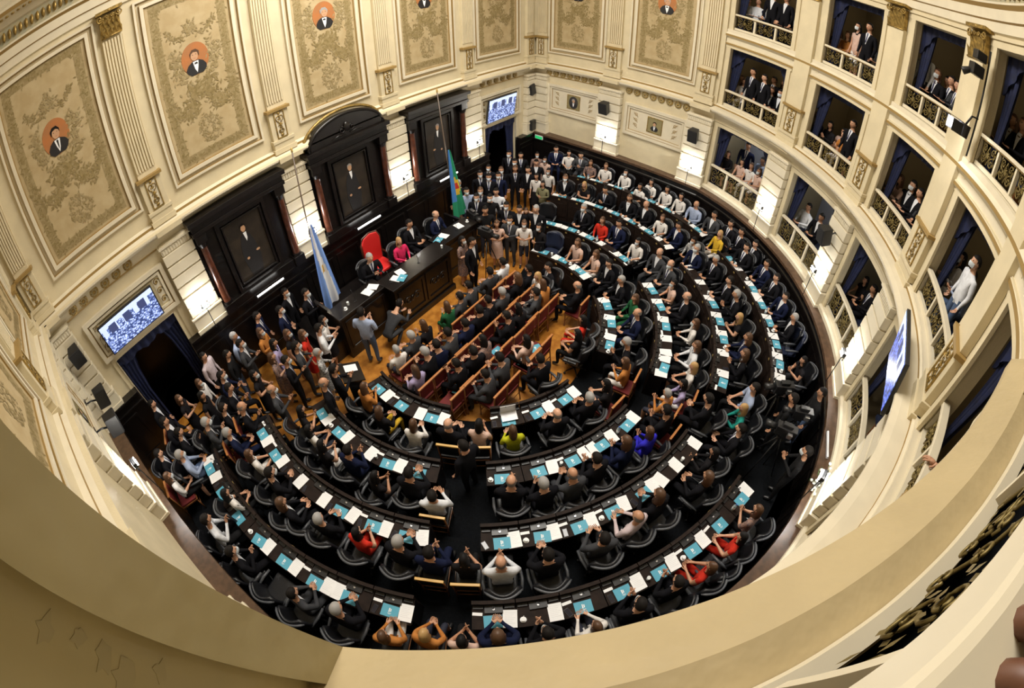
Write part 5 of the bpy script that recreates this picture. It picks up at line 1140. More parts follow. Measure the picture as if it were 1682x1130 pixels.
for i, (b, a) in enumerate(bays):
    for lv, (z0, z1, zt, zf) in LV.items():
        e = .058; lab_ = 'gilded iron railing of the %s %s balcony box from the straight wall' % (ORD[i], lv)
        if i == CAMBAY and lv == 'upper': railing(-2.401, -2.182, 8.70, 7.73, 8.29, 'large close gilded railing at the lower right corner', 3, .075, True)
        else: railing(a + e, b - e, 8.90, z0, z1, lab_)
        if i > 5: continue
        # curtains: drape at the left-hand jamb and valance
        m2 = MB(); n = 40; vs = []
        aa, bb = a + e, b - e
        for dr in (0, .03):
            for q in (0, 1):
                for j in range(n + 1):
                    t = j / n; an = aa + (bb - aa) * t; r_ = 9.08 + dr + .025 * math.sin(t * 60)
                    low = .16 + .55 * max(0, abs(2 * t - 1) - .55) * 2.2
                    z = zt + .04 if q else zt - low
                    vs.append((r_ * math.cos(an), YC + r_ * math.sin(an), z))
        W_ = n + 1
        m2.add(vs, [(j, j + 1, W_ + j + 1, W_ + j) for j in range(n)] + [(2 * W_ + j + 1, 2 * W_ + j, 3 * W_ + j, 3 * W_ + j + 1) for j in range(n)], 0, True)
        for side in (0, 1):
            vs = []; n2 = 16; zz = [zf + .02, zf + .7, zf + 1.3, zt - .5, zt]
            for dr in (0, .025):
                for z in zz:
                    wd = .022 + .028 * max(0, (z - zf - .7) / (zt - zf - .7))
                    for j in range(n2 + 1):
                        t = j / n2; an = (bb - wd * t) if side else (aa + wd * t); r_ = 9.14 + dr + .03 * math.sin(t * 22)
                        vs.append((r_ * math.cos(an), YC + r_ * math.sin(an), z))
            W2 = n2 + 1; H2 = len(zz) * W2
            fs = [(q * W2 + j, q * W2 + j + 1, (q + 1) * W2 + j + 1, (q + 1) * W2 + j) for q in range(len(zz) - 1) for j in range(n2)]
            m2.add(vs, fs + [tuple(H2 + x for x in reversed(f)) for f in fs], 0, True)
        tag(build(m2, 'box_curtain', bluefab), 'dark blue drapes framing the %s %s balcony box from the straight wall' % (ORD[i], lv), 'curtain', 'drapes of the balcony boxes')
        if i < 5:  # unseen lamps; those in middle and upper boxes added to lift dim interiors
            an = (aa + bb) / 2; root = tag(empty('box_unseen_lamp', (10.3 * math.cos(an), YC + 10.3 * math.sin(an), zt + .20)), 'unseen round ceiling lamp lighting the %s %s balcony box' % (ORD[i], lv), 'lamp', 'unseen ceiling lamps of the boxes')
            mb = MB(); mb.cyl((0, 0), .12, 0, .05, 0, 16, .10); build(mb, 'shade', mat('lamp_shade_dim', (.8, .75, .65), .5, emit=.8), root)
            l = bpy.data.lights.new('box_light', 'POINT'); l.energy = {'lower': (34, 26, 5, 3, 3)[i], 'middle': 7, 'upper': 7}[lv]; l.color = (.86, .92, 1) if lv == 'lower' else (1, .85, .6); l.shadow_soft_size = .1
            o = bpy.data.objects.new('box_light', l); COL.objects.link(o); o.parent = root; o.location = (0, 0, -.12)
        # upholstered bench hidden behind the rail
        if i < 5:
            mb = MB(); mb.pol(9.5, 9.95, a + .10, b - .10, zf + .38, zf + .46, n=6); root = tag(empty('box_bench'), 'navy bench behind the railing of the %s %s balcony box' % (ORD[i], lv), 'bench', 'benches in the balcony boxes')
            build(mb, 'seat', leatherblue, root)
            for an in (a + .12, b - .12): mb = MB(); mb.pol(9.53, 9.92, an - .004, an + .004, zf, zf + .38, n=1); build(mb, 'leg', chairwood, root)

# ================================================================ DESKS
def dpos(r, a, z=0): return (r * math.cos(a), YD + r * math.sin(a), z)
def deskM(k, a, r=None, dz=0):
    """local x to the sitter's right, local +y towards the room centre, origin on the floor under the sitter-side edge"""
    r = ROUT[k] if r is None else r
    return Matrix.Translation(dpos(r, a, FLOOR[k] + dz)) @ Matrix.Rotation(a + PI / 2, 4, 'Z')
DT = .75
desk_me = {}
def desk_meshes(k, da):
    if (k, round(da, 3)) in desk_me: return desk_me[(k, round(da, 3))]
    g = .008 / ROUT[k]; r1 = ROUT[k]; r0 = r1 - DEEP
    def P(mb, ra, rb, f0, f1, z0, z1, m=0):      # polar slab in local axes; the desk's middle lies along -y
        n = 3; vs = []; A = -PI / 2
        for i in range(n + 1):
            an = A + (f0 + (f1 - f0) * i / n) * (da / 2 - g)
            for r, z in ((ra, z0), (rb, z0), (rb, z1), (ra, z1)): vs.append((r * math.cos(an), r1 + r * math.sin(an), z))
        fs = []
        for i in range(n):
            b = 4 * i
            for q in range(4): fs.append((b + q, b + (q + 1) % 4, b + 4 + (q + 1) % 4, b + 4 + q))
        fs += [(3, 2, 1, 0), (4 * n, 4 * n + 1, 4 * n + 2, 4 * n + 3)]
        mb.add(vs, fs, m)
    d = {}
    mb = MB(); P(mb, r0 + .02, r1, -1, 1, DT - .03, DT); P(mb, r1 - .02, r1 + .004, -1, 1, DT - .05, DT - .028); d['desktop'] = (mb, [deskwood])
    mb = MB(); P(mb, r0, r0 + .03, -1, 1, 0, DT + .10); P(mb, r0 - .015, r0 + .045, -1, 1, DT + .10, DT + .125); P(mb, r0 - .012, r0, -.8, .8, .15, DT - .1); d['front_panel'] = (mb, [deskwood])
    for s_ in (-1, 1):
        mb = MB(); P(mb, r0 + .03, r1 - .06, s_ * .96, s_, 0, DT - .03); d['side_panel' + ('' if s_ < 0 else '_')] = (mb, [darkwood])
    mb = MB(); P(mb, r0 + .045, r0 + .17, -.42, .42, DT, DT + .035); P(mb, r0 + .05, r0 + .10, -.95, -.48, DT, DT + .03); P(mb, r0 + .05, r0 + .10, .5, .95, DT, DT + .03)
    mb.cyl((0, r1 - r0 - .11), .018, DT + .035, DT + .042, 1, 10)
    d['console'] = (mb, [black, silver])
    mb = MB(); y = r1 - r0 - .08
    mb.cyl((.0, y), .022, DT + .035, DT + .05, 0, 10); mb.tube([(0, y, DT + .05), (0, y - .01, DT + .16), (0, y - .05, DT + .24)], .004, 0, 5); mb.tube([(0, y - .05, DT + .24), (0, y - .07, DT + .27)], .009, 0, 6); d['microphone'] = (mb, [black])
    mb = MB(); P(mb, r0 - .020, r0 - .012, -.10, .10, DT + .03, DT + .075); d['nameplate'] = (mb, [brass])
    out = [(n.rstrip('_'), m.fixn(m.mesh(n.rstrip('_'), ms))) for n, (m, ms) in d.items()]
    desk_me[(k, round(da, 3))] = out
    return out
BLOCKS = {   # block name: {row: (start angle, signed step, number)}, counted away from the aisle
    'lower left': {4: (-149.9, -5.36, 8), 3: (-150.2, -6.41, 7), 2: (-151.8, -8.55, 5), 1: (-154.2, -12.8, 3)},
    'lower middle': {4: (-142.9, 5.36, 8), 3: (-141.8, 6.41, 7), 2: (-140.6, 8.55, 5), 1: (-138.4, 12.2, 3)},
    'right': {4: (-80.2, 5.36, 8), 3: (-83.0, 6.41, 7), 2: (-82.1, 8.55, 5), 1: (-78.2, 12.2, 3)},
    'upper right': {4: (-30.1, 5.36, 8), 3: (-29.8, 6.41, 7), 2: (-28.2, 8.55, 5), 1: (-25.8, 12.2, 3)},
}
RN = {1: 'innermost', 2: 'second', 3: 'third', 4: 'outermost'}
# things lying on the desks
def flat_mesh(name, w_, h_, t, m, extra=None):
    mb = MB(); mb.box(-w_ / 2, w_ / 2, -h_ / 2, h_ / 2, 0, t, 0); ms = [m]
    if extra == 'mark':
        for x0, x1, y0, y1 in ((-.022, -.004, -.02, .05), (.004, .02, -.01, .04), (-.03, .03, -.04, -.034), (-.02, .02, -.055, -.05)): mb.box(x0, x1, y0, y1, t, t + .0006, 1)
        ms.append(paper)
    if extra == 'lines':
        for i in range(7): mb.box(-w_ * .36, w_ * (.36 - .1 * (i % 3)), h_ * (.34 - .1 * i), h_ * (.34 - .1 * i) + .004, t, t + .0004, 1)
        ms.append(mat('print_grey', (.60, .61, .64), .7))
    if extra == 'screen': mb.box(-w_ * .45, w_ * .45, -h_ * .44, h_ * .44, t, t + .001, 1); ms.append(mat('phone_glass', (.02, .02, .03), .1))
    return mb.fixn(mb.mesh(name, ms))
folder_me = flat_mesh('folder', .275, .205, .008, cyan, 'mark')
sheet_me = flat_mesh('paper_sheet', .215, .29, .006, paper, 'lines')
card_me = flat_mesh('name_card', .15, .05, .004, paper)
phone_me = flat_mesh('phone', .075, .15, .008, black, 'screen')
mb = MB(); mb.cyl((0, 0), .035, 0, .006, 0, 14, .05); mb.cyl((0, 0), .026, .006, .06, 0, 14, .034); mb.cyl((0, 0), .028, .05, .058, 1, 12, .028); mb.tube([(.03, 0, .05), (.055, 0, .042), (.05, 0, .02), (.026, 0, .015)], .005, 0, 5)
cup_me = mb.fixn(mb.mesh('coffee_cup', [paper, mat('coffee', (.04, .018, .008), .2)]))
mb = MB(); mb.cyl((0, 0), .028, 0, .09, 0, 12, .033); mb.cyl((0, 0), .026, .002, .06, 1, 12, .030)
glass_me = mb.fixn(mb.mesh('water_glass', [glassm, silver]))
mb = MB(); mb.cyl((0, 0), .033, 0, .14, 0, 14); mb.cyl((0, 0), .033, .14, .18, 0, 14, .014); mb.cyl((0, 0), .015, .18, .21, 1, 10); mb.cyl((0, 0), .0345, .05, .11, 2, 14)
bottle_me = mb.fixn(mb.mesh('water_bottle', [mat('bottle_plastic', (.30, .38, .40), .1), mat('cap_blue', (.05, .15, .5), .4), paper]))
rng = random.Random(11)
desk_slots = []
for bn, rows in BLOCKS.items():
    for k, (st, step, n) in rows.items():
        for i in range(n):
            a = R(st + step * (i + .5)); da = R(abs(step))
            t = tag(empty('deputy_desk'), 'black wood desk, %s from aisle, %s row, %s block' % (ORD[i], RN[k], bn), 'desk', 'desks of the curved rows')
            t.matrix_world = deskM(k, a)
            for nm, me in desk_meshes(k, da): link(nm, me, t)
            W_ = 2 * ROUT[k] * math.sin(da / 2)
            where = '%s desk from aisle, %s row, %s block' % (ORD[i], RN[k], bn)
            def put(nm, me, x, y, rz, label, cat, grp, dz=.751):
                o = link(nm, me); o.matrix_world = deskM(k, a) @ Matrix.Translation((x, y, dz)) @ Matrix.Rotation(rz, 4, 'Z')
                tag(o, label + ', ' + where, cat, grp)
            sx = rng.uniform(-.04, .04)
            q = rng.random()
            if q < .82: put('folder', folder_me, sx - W_ * .02, .115 + rng.uniform(-.01, .01), rng.gauss(0, .05), 'light blue folder with white mark', 'folder', 'light blue folders on the desks')
            if rng.random() < .86: put('paper_sheet', sheet_me, W_ * .335, .16 + rng.uniform(-.01, .015), rng.gauss(0, .07), 'white paper sheet', 'paper', 'white sheets on the desks')
            if rng.random() < .6 and q < .9: put('name_card', card_me, -W_ * .355, .255, rng.gauss(0, .05), 'small white card', 'card', 'small white cards on the desks')
            z_ = rng.random()
            if z_ < .25: put('phone', phone_me, -W_ * .38, .10, rng.gauss(0, .2), 'black phone', 'phone', 'phones on the desks')
            elif z_ < .48: put('coffee_cup', cup_me, -W_ * .37, .12, rng.uniform(0, 6), 'white coffee cup', 'cup', 'coffee cups on the desks')
            elif z_ < .66: put('paper_sheet', sheet_me, -W_ * .34, .15, rng.gauss(0, .12), 'second white paper sheet', 'paper', 'white sheets on the desks')
            elif z_ < .76: put('water_glass', glass_me, -W_ * .40, .14, 0, 'small water glass', 'glass', 'water glasses on the desks')
            elif z_ < .84: put('water_bottle', bottle_me, -W_ * .40, .15, 0, 'clear water bottle', 'bottle', 'water bottles on the desks')

# ================================================================ CHAIRS
mb_seat = MB(); mb_seat.box(-.25, .25, -.24, .25, .40, .49)
def chair_black(blue=False):
    L = leatherblue if blue else leather
    root = empty('swivel_armchair')
    o = build(mb_seat, 'seat', L, root, bevel=.035)
    mb = MB(); n = 10; vs = []      # backrest wraps round the sitter; local +y is forward
    for zi, (z, w_, dy) in enumerate(((.46, .25, -.22), (.62, .28, -.25), (.80, .29, -.28), (.95, .27, -.30), (1.02, .20, -.31))):
        for rr in (0, .055):
            for i in range(n + 1):
                t = -1 + 2 * i / n
                vs.append((w_ * t * (1 + rr), dy - rr + .13 * t * t - .0, z))
    W_ = n + 1; fs = []
    for q in range(4):
        b0 = q * 2 * W_; b1 = (q + 1) * 2 * W_
        for i in range(n):
            fs.append((b0 + i, b0 + i + 1, b1 + i + 1, b1 + i)); fs.append((b0 + W_ + i + 1, b0 + W_ + i, b1 + W_ + i, b1 + W_ + i + 1))
        fs.append((b0 + W_, b0, b1, b1 + W_)); fs.append((b0 + n, b0 + W_ + n, b1 + W_ + n, b1 + n))
    for i in range(n): fs.append((W_ + i, W_ + i + 1, i + 1, i)); b = 8 * W_; fs.append((b + i, b + i + 1, b + W_ + i + 1, b + W_ + i))
    mb.add(vs, fs, 0, True); build(mb, 'backrest', L, root)
    mb = MB(); mb.tube([(.29 * (-1 + 2 * i / 12) , -.385 + .16 * (-1 + 2 * i / 12) ** 2, 1.0 - .05 * (-1 + 2 * i / 12) ** 2) for i in range(13)], [.012] + [.026] * 11 + [.012], 0, 7); build(mb, 'back_rim', greyplastic, root)
    for s_ in (-1, 1):
        mb = MB(); mb.tube([(s_ * .29, -.20, .66), (s_ * .31, 0, .67), (s_ * .30, .18, .65)], [.022, .03, .022], 0, 8); mb.tube([(s_ * .30, .10, .65), (s_ * .31, .08, .5), (s_ * .24, .04, .42)], .014, 0, 6); build(mb, 'armrest', greyplastic, root)
    mb = MB(); mb.cyl((0, 0), .03, .08, .41, 0, 10)
    for i in range(5):
        c_, s_ = math.cos(i * 2 * PI / 5), math.sin(i * 2 * PI / 5); mb.tube([(0, 0, .10), (.26 * c_, .26 * s_, .07)], [.025, .014], 0, 6); mb.ball((.27 * c_, .27 * s_, .03), .03, 0, 8, 5)
    build(mb, 'base', black, root)
    return root
def chair_red(kind='r'):
    redfab = MATS['red_upholstery'] if kind == 'r' else MATS['black_leather']
    yelwood = MATS['honey_chair_rail'] if kind == 'r' else mat('bright_honey_wood', (.62, .38, .11), .35)
    root = empty('red_chair' if kind == 'r' else 'wooden_chair')
    mb = MB(); mb.box(-.21, .21, -.2, .22, .43, .49); build(mb, 'seat', redfab, root, bevel=.02)
    mb = MB(); mb.box(-.19, .19, -.235, -.195, .60, .92); build(mb, 'backrest', redfab, root, bevel=.015)
    mb = MB(); mb.box(-.23, .23, -.25, -.20, .92, .965); build(mb, 'top_rail', yelwood, root, bevel=.008)
    mb = MB(); mb.rectframe(-.21, .21, .395, .43, .03, 0, 0); mb = MB(); mb.box(-.22, .22, -.21, .23, .395, .43); build(mb, 'seat_frame', chairwood, root)
    for sx in (-1, 1):
        mb = MB(); mb.tube([(sx * .205, -.22, .93), (sx * .205, -.20, .45), (sx * .205, -.25, 0)], .017, 0, 6); build(mb, 'leg', chairwood, root)
        mb = MB(); mb.tube([(sx * .195, .20, .42), (sx * .195, .20, 0)], .016, 0, 6); build(mb, 'leg', chairwood, root)
    mb = MB(); mb.tube([(-.2, .19, .18), (.2, .19, .18)], .009, 0, 5); build(mb, 'stretcher', chairwood, root)
    mb = MB(); mb.tube([(-.2, -.22, .22), (.2, -.22, .22)], .009, 0, 5); build(mb, 'stretcher', chairwood, root)
    return root
cproto = {'b': chair_black(), 'n': chair_black(True), 'r': chair_red(), 'w': chair_red('w')}
cused = set()
def put_chair(kind, x, y, z, h, label, grp):
    o = cproto[kind]
    if kind in cused: o = copy_tree(o)
    cused.add(kind)
    o.location = (x, y, z); o.rotation_euler = (0, 0, h - PI / 2)
    return tag(o, label, 'chair', grp)

# ================================================================ PEOPLE
def skinmesh(name, joints, edges):
    """joints: {name: (x, y, z, rx, ry)}; grows one continuous surface"""
    ks = list(joints); ix = {k: i for i, k in enumerate(ks)}
    me = bpy.data.meshes.new(name)
    me.from_pydata([joints[k][:3] for k in ks], [(ix[a], ix[b]) for a, b in edges], [])
    o = bpy.data.objects.new(name, me); COL.objects.link(o)
    m = o.modifiers.new('skin', 'SKIN'); m.use_smooth_shade = True; m.branch_smoothing = .4
    if not me.skin_vertices: raise RuntimeError('no skin layer')
    sv = me.skin_vertices[0].data
    for i, k in enumerate(ks): sv[i].radius = joints[k][3:5]; sv[i].use_root = (k == 'pelvis')
    s_ = o.modifiers.new('sub', 'SUBSURF'); s_.levels = 1; s_.render_levels = 1
    dg = bpy.context.evaluated_depsgraph_get(); dg.update()
    out = bpy.data.meshes.new_from_object(o.evaluated_get(dg))
    bpy.data.objects.remove(o)
    return out
PSLOT = ['skin', 'torso', 'upper_arm', 'forearm', 'thigh', 'shin', 'shoe', 'eye', 'lip']
def pose_mesh(name, pose):
    J = {}; E = []
    sit = pose in 'TAP'
    hip = .60 if sit else .95
    lean = {'X': .42, 'A': .05, 'P': .06, 'T': -.02}.get(pose, 0)
    if pose == 'X': hip = .52
    up = lambda d, f=0: (0, lean * d / .5 + f, hip + d * (1 if pose != 'X' else .8))
    def V(n, p, rx, ry=None): J[n] = (*p, rx, ry or rx)
    V('pelvis', up(0), .155, .125); V('waist', up(.18), .145, .115); V('chest', up(.38, .01), .185, .125); V('neck0', up(.50), .075, .065); V('neck1', up(.58, .015), .052, .055); V('head0', up(.66, .025), .05, .055)
    E += [('pelvis', 'waist'), ('waist', 'chest'), ('chest', 'neck0'), ('neck0', 'neck1'), ('neck1', 'head0')]
    sh = up(.45)
    bones = []
    for s_, sn in ((-1, 'l'), (1, 'r')):
        S = (s_ * .195, sh[1], sh[2])
        if pose == 'S': el = (s_ * .24, sh[1] - .02, sh[2] - .28); wr = (s_ * .23, sh[1] + .07, sh[2] - .52)
        elif pose == 'C': el = (s_ * .25, sh[1] + .02, sh[2] - .26); wr = (s_ * .055, sh[1] + .27, sh[2] - .20)
        elif pose == 'A': el = (s_ * .24, sh[1] + .06, sh[2] - .25); wr = (s_ * .045, sh[1] + .26, sh[2] - .16)
        elif pose == 'P': el = (s_ * .23, sh[1] + .12, sh[2] - .24); wr = (s_ * .06, sh[1] + .29, sh[2] - .19)
        elif pose == 'X': el = (s_ * .22, sh[1] + .12, sh[2] - .24); wr = (s_ * .12, sh[1] + .33, sh[2] - .22)
        else: el = (s_ * .25, sh[1] + .06, sh[2] - .25); wr = (s_ * .10, sh[1] + .29, sh[2] - .27)
        V('sh' + sn, S, .070); V('el' + sn, el, .050); V('wr' + sn, wr, .028, .024)
        E += [('neck0' if False else 'chest', 'sh' + sn), ('sh' + sn, 'el' + sn), ('el' + sn, 'wr' + sn)]
        d = (Vector(wr) - Vector(el)).normalized()
        if pose in 'CA': d = (d + Vector((0, .2, .7))).normalized()
        side = Vector((0, 0, 1)).cross(d)
        if side.length < .2: side = Vector((0, 1, 0))
        side.normalize()
        nrm = side.cross(d).normalized()
        if pose in 'CA': side, nrm = nrm, side
        pm = Vector(wr) + d * .055
        V('pm' + sn, pm, .036, .018); E.append(('wr' + sn, 'pm' + sn))
        for q, (off, ln) in enumerate(((-.028, .062), (-.010, .074), (.010, .070), (.027, .055))):
            f0 = pm + d * .035 + side * off; cv = nrm * (-.012 if pose != 'S' else -.02)
            f1 = f0 + d * ln * .5 + cv * .5 + side * off * .1; f2 = f1 + d * ln * .5 + cv * 1.6
            for t, p in enumerate((f0, f1, f2)): V('f%s%d%d' % (sn, q, t), p, .009 - .001 * t)
            E += [('pm' + sn, 'f%s%d0' % (sn, q)), ('f%s%d0' % (sn, q), 'f%s%d1' % (sn, q)), ('f%s%d1' % (sn, q), 'f%s%d2' % (sn, q))]
        ts = -1 if s_ > 0 else 1
        t0 = Vector(wr) + d * .03 + side * ts * .030; t1 = t0 + d * .035 + side * ts * .022; t2 = t1 + d * .03 + nrm * -.008
        V('t%s0' % sn, t0, .012); V('t%s1' % sn, t1, .010); V('t%s2' % sn, t2, .008); E += [('wr' + sn, 't%s0' % sn), ('t%s0' % sn, 't%s1' % sn), ('t%s1' % sn, 't%s2' % sn)]
        hp = (s_ * .09, J['pelvis'][1], hip - .04)
        if sit: kn = (s_ * .13, hp[1] + .43, .545); an = (s_ * .13, hp[1] + .40, .10); th = .085
        elif pose == 'X': kn = (s_ * .16, .36, .50); an = (s_ * .14, .10, .10); th = .085
        else: kn = (s_ * .10, .02, .50); an = (s_ * .105, -.02, .09); th = .085
        V('hp' + sn, hp, th + .01); V('kn' + sn, kn, .062); V('an' + sn, an, .042); V('toe' + sn, (an[0] + s_ * .02, an[1] + .15, .035), .04, .03)
        md = tuple((hp[i] + kn[i]) / 2 for i in range(3)); V('th' + sn, md, .078)
        cf_ = tuple(kn[i] * .6 + an[i] * .4 for i in range(3)); V('cf' + sn, cf_, .055)
        E += [('pelvis', 'hp' + sn), ('hp' + sn, 'th' + sn), ('th' + sn, 'kn' + sn), ('kn' + sn, 'cf' + sn), ('cf' + sn, 'an' + sn), ('an' + sn, 'toe' + sn)]
        bones += [('el' + sn, 'wr' + sn, 3), ('sh' + sn, 'el' + sn, 2), ('hp' + sn, 'th' + sn, 4), ('th' + sn, 'kn' + sn, 4), ('kn' + sn, 'cf' + sn, 5), ('cf' + sn, 'an' + sn, 5), ('an' + sn, 'toe' + sn, 6), ('chest', 'sh' + sn, 1)]
        hb = [('wr' + sn, 'pm' + sn, 0), ('wr' + sn, 't%s1' % sn, 0), ('t%s1' % sn, 't%s2' % sn, 0)] + [('pm' + sn, 'f%s%d2' % (sn, q), 0) for q in range(4)]
        bones += hb
    bones += [('pelvis', 'waist', 1), ('waist', 'chest', 1), ('chest', 'neck0', 1), ('neck1', 'head0', 0), ('neck0', 'neck1', 0)]
    me = skinmesh(name, J, E)
    segs = [(Vector(J[a][:3]), Vector(J[b][:3]), m, (J[a][3] + J[b][3]) / 2) for a, b, m in bones]
    def near(p):
        best = None
        for a, b, m, r in segs:
            ab = b - a; t = max(0, min(1, (p - a).dot(ab) / max(1e-9, ab.length_squared)))
            d_ = (p - a - ab * t).length - r
            if best is None or d_ < best[0]: best = (d_, m)
        return best[1]
    nz = up(.505)[2]
    idx = [0 if p.center.z > nz and abs(p.center.x) < .085 else near(p.center) for p in me.polygons]
    # the head: one shell with brow, nose, chin and ears, sunk onto the neck
    H = Vector(up(.695, .035)); n, kk = 20, 16; vs = []; fs = []; mi = []
    for i in range(kk + 1):
        t = PI * i / kk
        for j in range(n):
            a = 2 * PI * j / n
            x, y, z = math.sin(t) * math.cos(a), math.sin(t) * math.sin(a), math.cos(t)
            X = .076 * x * (1 - .22 * max(0, -z) ** 1.5); Y = .098 * y * (1 - .12 * max(0, -z)); Z = .118 * z
            if y > .3:
                Y -= .010 * math.exp(-((x * 1) ** 2) * 2 - ((z - .12) / .16) ** 2) * (1 if abs(x) > .15 else .2)
                Y += .024 * math.exp(-(x / .16) ** 2 - ((z + .12) / .17) ** 2)
                Y += .008 * math.exp(-(x / .3) ** 2 - ((z + .50) / .12) ** 2)
                Y += .010 * math.exp(-(x / .3) ** 2 - ((z + .82) / .15) ** 2)
            if abs(abs(x) - 1) < .25 and abs(y) < .2 and abs(z + .05) < .28: X *= 1.14
            vs.append((H.x + X, H.y + Y, H.z + Z))
    for i in range(kk):
        for j in range(n):
            fs.append((i * n + j, i * n + (j + 1) % n, (i + 1) * n + (j + 1) % n, (i + 1) * n + j))
            c = sum((Vector(vs[q]) for q in fs[-1]), Vector()) / 4 - H
            mi.append(8 if c.y > .08 and abs(c.x) < .026 and abs(c.z + .055) < .008 else 0)
    nv = len(me.vertices)
    bm = bmesh.new(); bm.from_mesh(me)
    for f, m_ in zip(bm.faces, idx): f.material_index = m_; f.smooth = True
    bv = [bm.verts.new(v) for v in vs]
    for f, m_ in zip(fs, mi):
        try: q = bm.faces.new([bv[i] for i in f]); q.material_index = m_; q.smooth = True
        except ValueError: pass
    for sx in (-1, 1):
        r_ = bmesh.ops.create_icosphere(bm, subdivisions=1, radius=.011, matrix=Matrix.Translation((H.x + sx * .030, H.y + .083, H.z + .014)))
        for v in r_['verts']:
            for f in v.link_faces: f.material_index = 7
        r_ = bmesh.ops.create_icosphere(bm, subdivisions=1, radius=.024, matrix=Matrix.Translation((H.x + sx * .078, H.y - .004, H.z - .005)) @ Matrix.Diagonal((.35, .7, 1.1, 1)))
    bmesh.ops.remove_doubles(bm, verts=bm.verts, dist=1e-5)
    bmesh.ops.recalc_face_normals(bm, faces=bm.faces)
    bm.to_mesh(me); bm.free()
    keepidx = [f.material_index for f in me.polygons]
    me.materials.clear()
    for s_ in PSLOT: me.materials.append(SKIN[0])
    me.polygons.foreach_set('material_index', keepidx)
    me.name = name
    # shirt front and tie laid on the chest
    bvh = BVHTree.FromPolygons([v.co for v in me.vertices], [list(p.vertices) for p in me.polygons])
    def patch(nm, prof, off, m):
        vs = []; k_ = 5
        for d_, hw in prof:
            c = Vector(up(d_))
            for i in range(k_):
                x = hw * (-1 + 2 * i / (k_ - 1))
                hit = bvh.ray_cast(Vector((x, c.y + .30 if pose not in 'CATP' else c.y + .17, c.z)), Vector((0, -1, 0)))
                y = hit[0].y if hit[0] is not None else c.y + .1
                vs.append((x, y + off, c.z))
        L = len(prof); fs = [(q * k_ + i, q * k_ + i + 1, (q + 1) * k_ + i + 1, (q + 1) * k_ + i) for q in range(L - 1) for i in range(k_ - 1)]
        mb = MB(); mb.add(vs, fs, 0, True); return mb.fixn(mb.mesh(nm, [m]))
    sf = patch('shirt_front', [(.535, .045), (.50, .065), (.46, .058), (.41, .046), (.35, .034), (.28, .02), (.20, .006)], .009, shirtm)
    tie = patch('tie', [(.525, .012), (.50, .016), (.44, .014), (.36, .018), (.28, .016), (.24, .004)], .016, tiem)
    return me, H, sf, tie
poses = {}
for P_ in 'SCTAPX':
    n_ = {'S': 'person_standing', 'C': 'person_hands_joined', 'T': 'person_seated', 'A': 'person_clapping', 'P': 'person_hands_raised', 'X': 'person_crouching'}[P_]
    poses[P_] = pose_mesh(n_, P_)
# hair and masks, origin at the middle of the head
def hair_mesh(kind):
    mb = MB(); n, kk = 22, 12; vs = []; fs = []
    def keep(x, y, z):
        if kind == 'b': return z < .45 and z > -.35 and y < .15
        line = .30 + .28 * max(0, y)
        if kind in ('s', 'g'): return z > .42 + .22 * max(0, y) or (y < .18 and z > .05) or (y < -.25 and z > -.42)
        return z > line or y < .30
    s_ = 1.10 if kind != 'b' else 1.045
    long = kind in ('L', 'B', 'br')
    for i in range(kk + 1):
        t = PI * i / kk
        for j in range(n):
            a = 2 * PI * j / n; x, y, z = math.sin(t) * math.cos(a), math.sin(t) * math.sin(a), math.cos(t)
            X, Y, Z = .076 * s_ * x, .098 * s_ * y - .006, .118 * s_ * z + .006
            if long and z < 0:
                d_ = min(1, -z * 1.3); Z = -.02 - .24 * (i - kk / 2) / (kk / 2) ; q = max(.0, 1 - ((i - kk / 2) / (kk / 2)) ** 3)
                X = .088 * (math.cos(a)) * (.75 + .35 * q); Y = (.105 * math.sin(a)) * (.7 + .35 * q) - .010 - .02 * d_
            vs.append((X, Y, Z))
    for i in range(kk):
        for j in range(n):
            f = (i * n + j, i * n + (j + 1) % n, (i + 1) * n + (j + 1) % n, (i + 1) * n + j)
            t = PI * (i + .5) / kk; a = 2 * PI * (j + .5) / n
            if keep(math.sin(t) * math.cos(a), math.sin(t) * math.sin(a), math.cos(t)): fs.append(f)
    used = sorted({q for f in fs for q in f}); mp = {q: i for i, q in enumerate(used)}
    mb.add([vs[q] for q in used], [tuple(mp[q] for q in f) for f in fs], 0, True)
    return mb.mesh('hair', [HAIR[kind]])
hairs = {k: hair_mesh(k) for k in 'sLgbB'}; hairs['br'] = hair_mesh('br')
mb = MB(); vs = []
for i in range(9):
    for j in range(6):
        a = R(90 - 62 + 124 * i / 8); z = -.014 - .095 * j / 5; w_ = 1 - .25 * (j / 5) ** 2
        bul = .016 * math.sin(PI * j / 5) * math.exp(-((i - 4) / 2.2) ** 2)
        vs.append(((.080 * w_) * math.cos(a), (.104 + bul + .012 * math.exp(-((i - 4) / 1.5) ** 2)) * math.sin(a), z))
mb.add(vs, [(i * 6 + j, i * 6 + j + 1, (i + 1) * 6 + j + 1, (i + 1) * 6 + j) for i in range(8) for j in range(5)], 0, True)
mask_me = mb.mesh('face_mask', [maskm])
mb = MB(); n = 16; vs = []                    # skirt of a standing woman
for z, r_ in ((1.02, .145), (.9, .18), (.7, .20), (.45, .215)):
    for j in range(n): vs.append((r_ * math.cos(2 * PI * j / n), r_ * .78 * math.sin(2 * PI * j / n), z))
mb.add(vs, [(q * n + j, q * n + (j + 1) % n, (q + 1) * n + (j + 1) % n, (q + 1) * n + j) for q in range(3) for j in range(n)], 0, True)
skirt_me = {}
rp = random.Random(3)
seen_c = {}
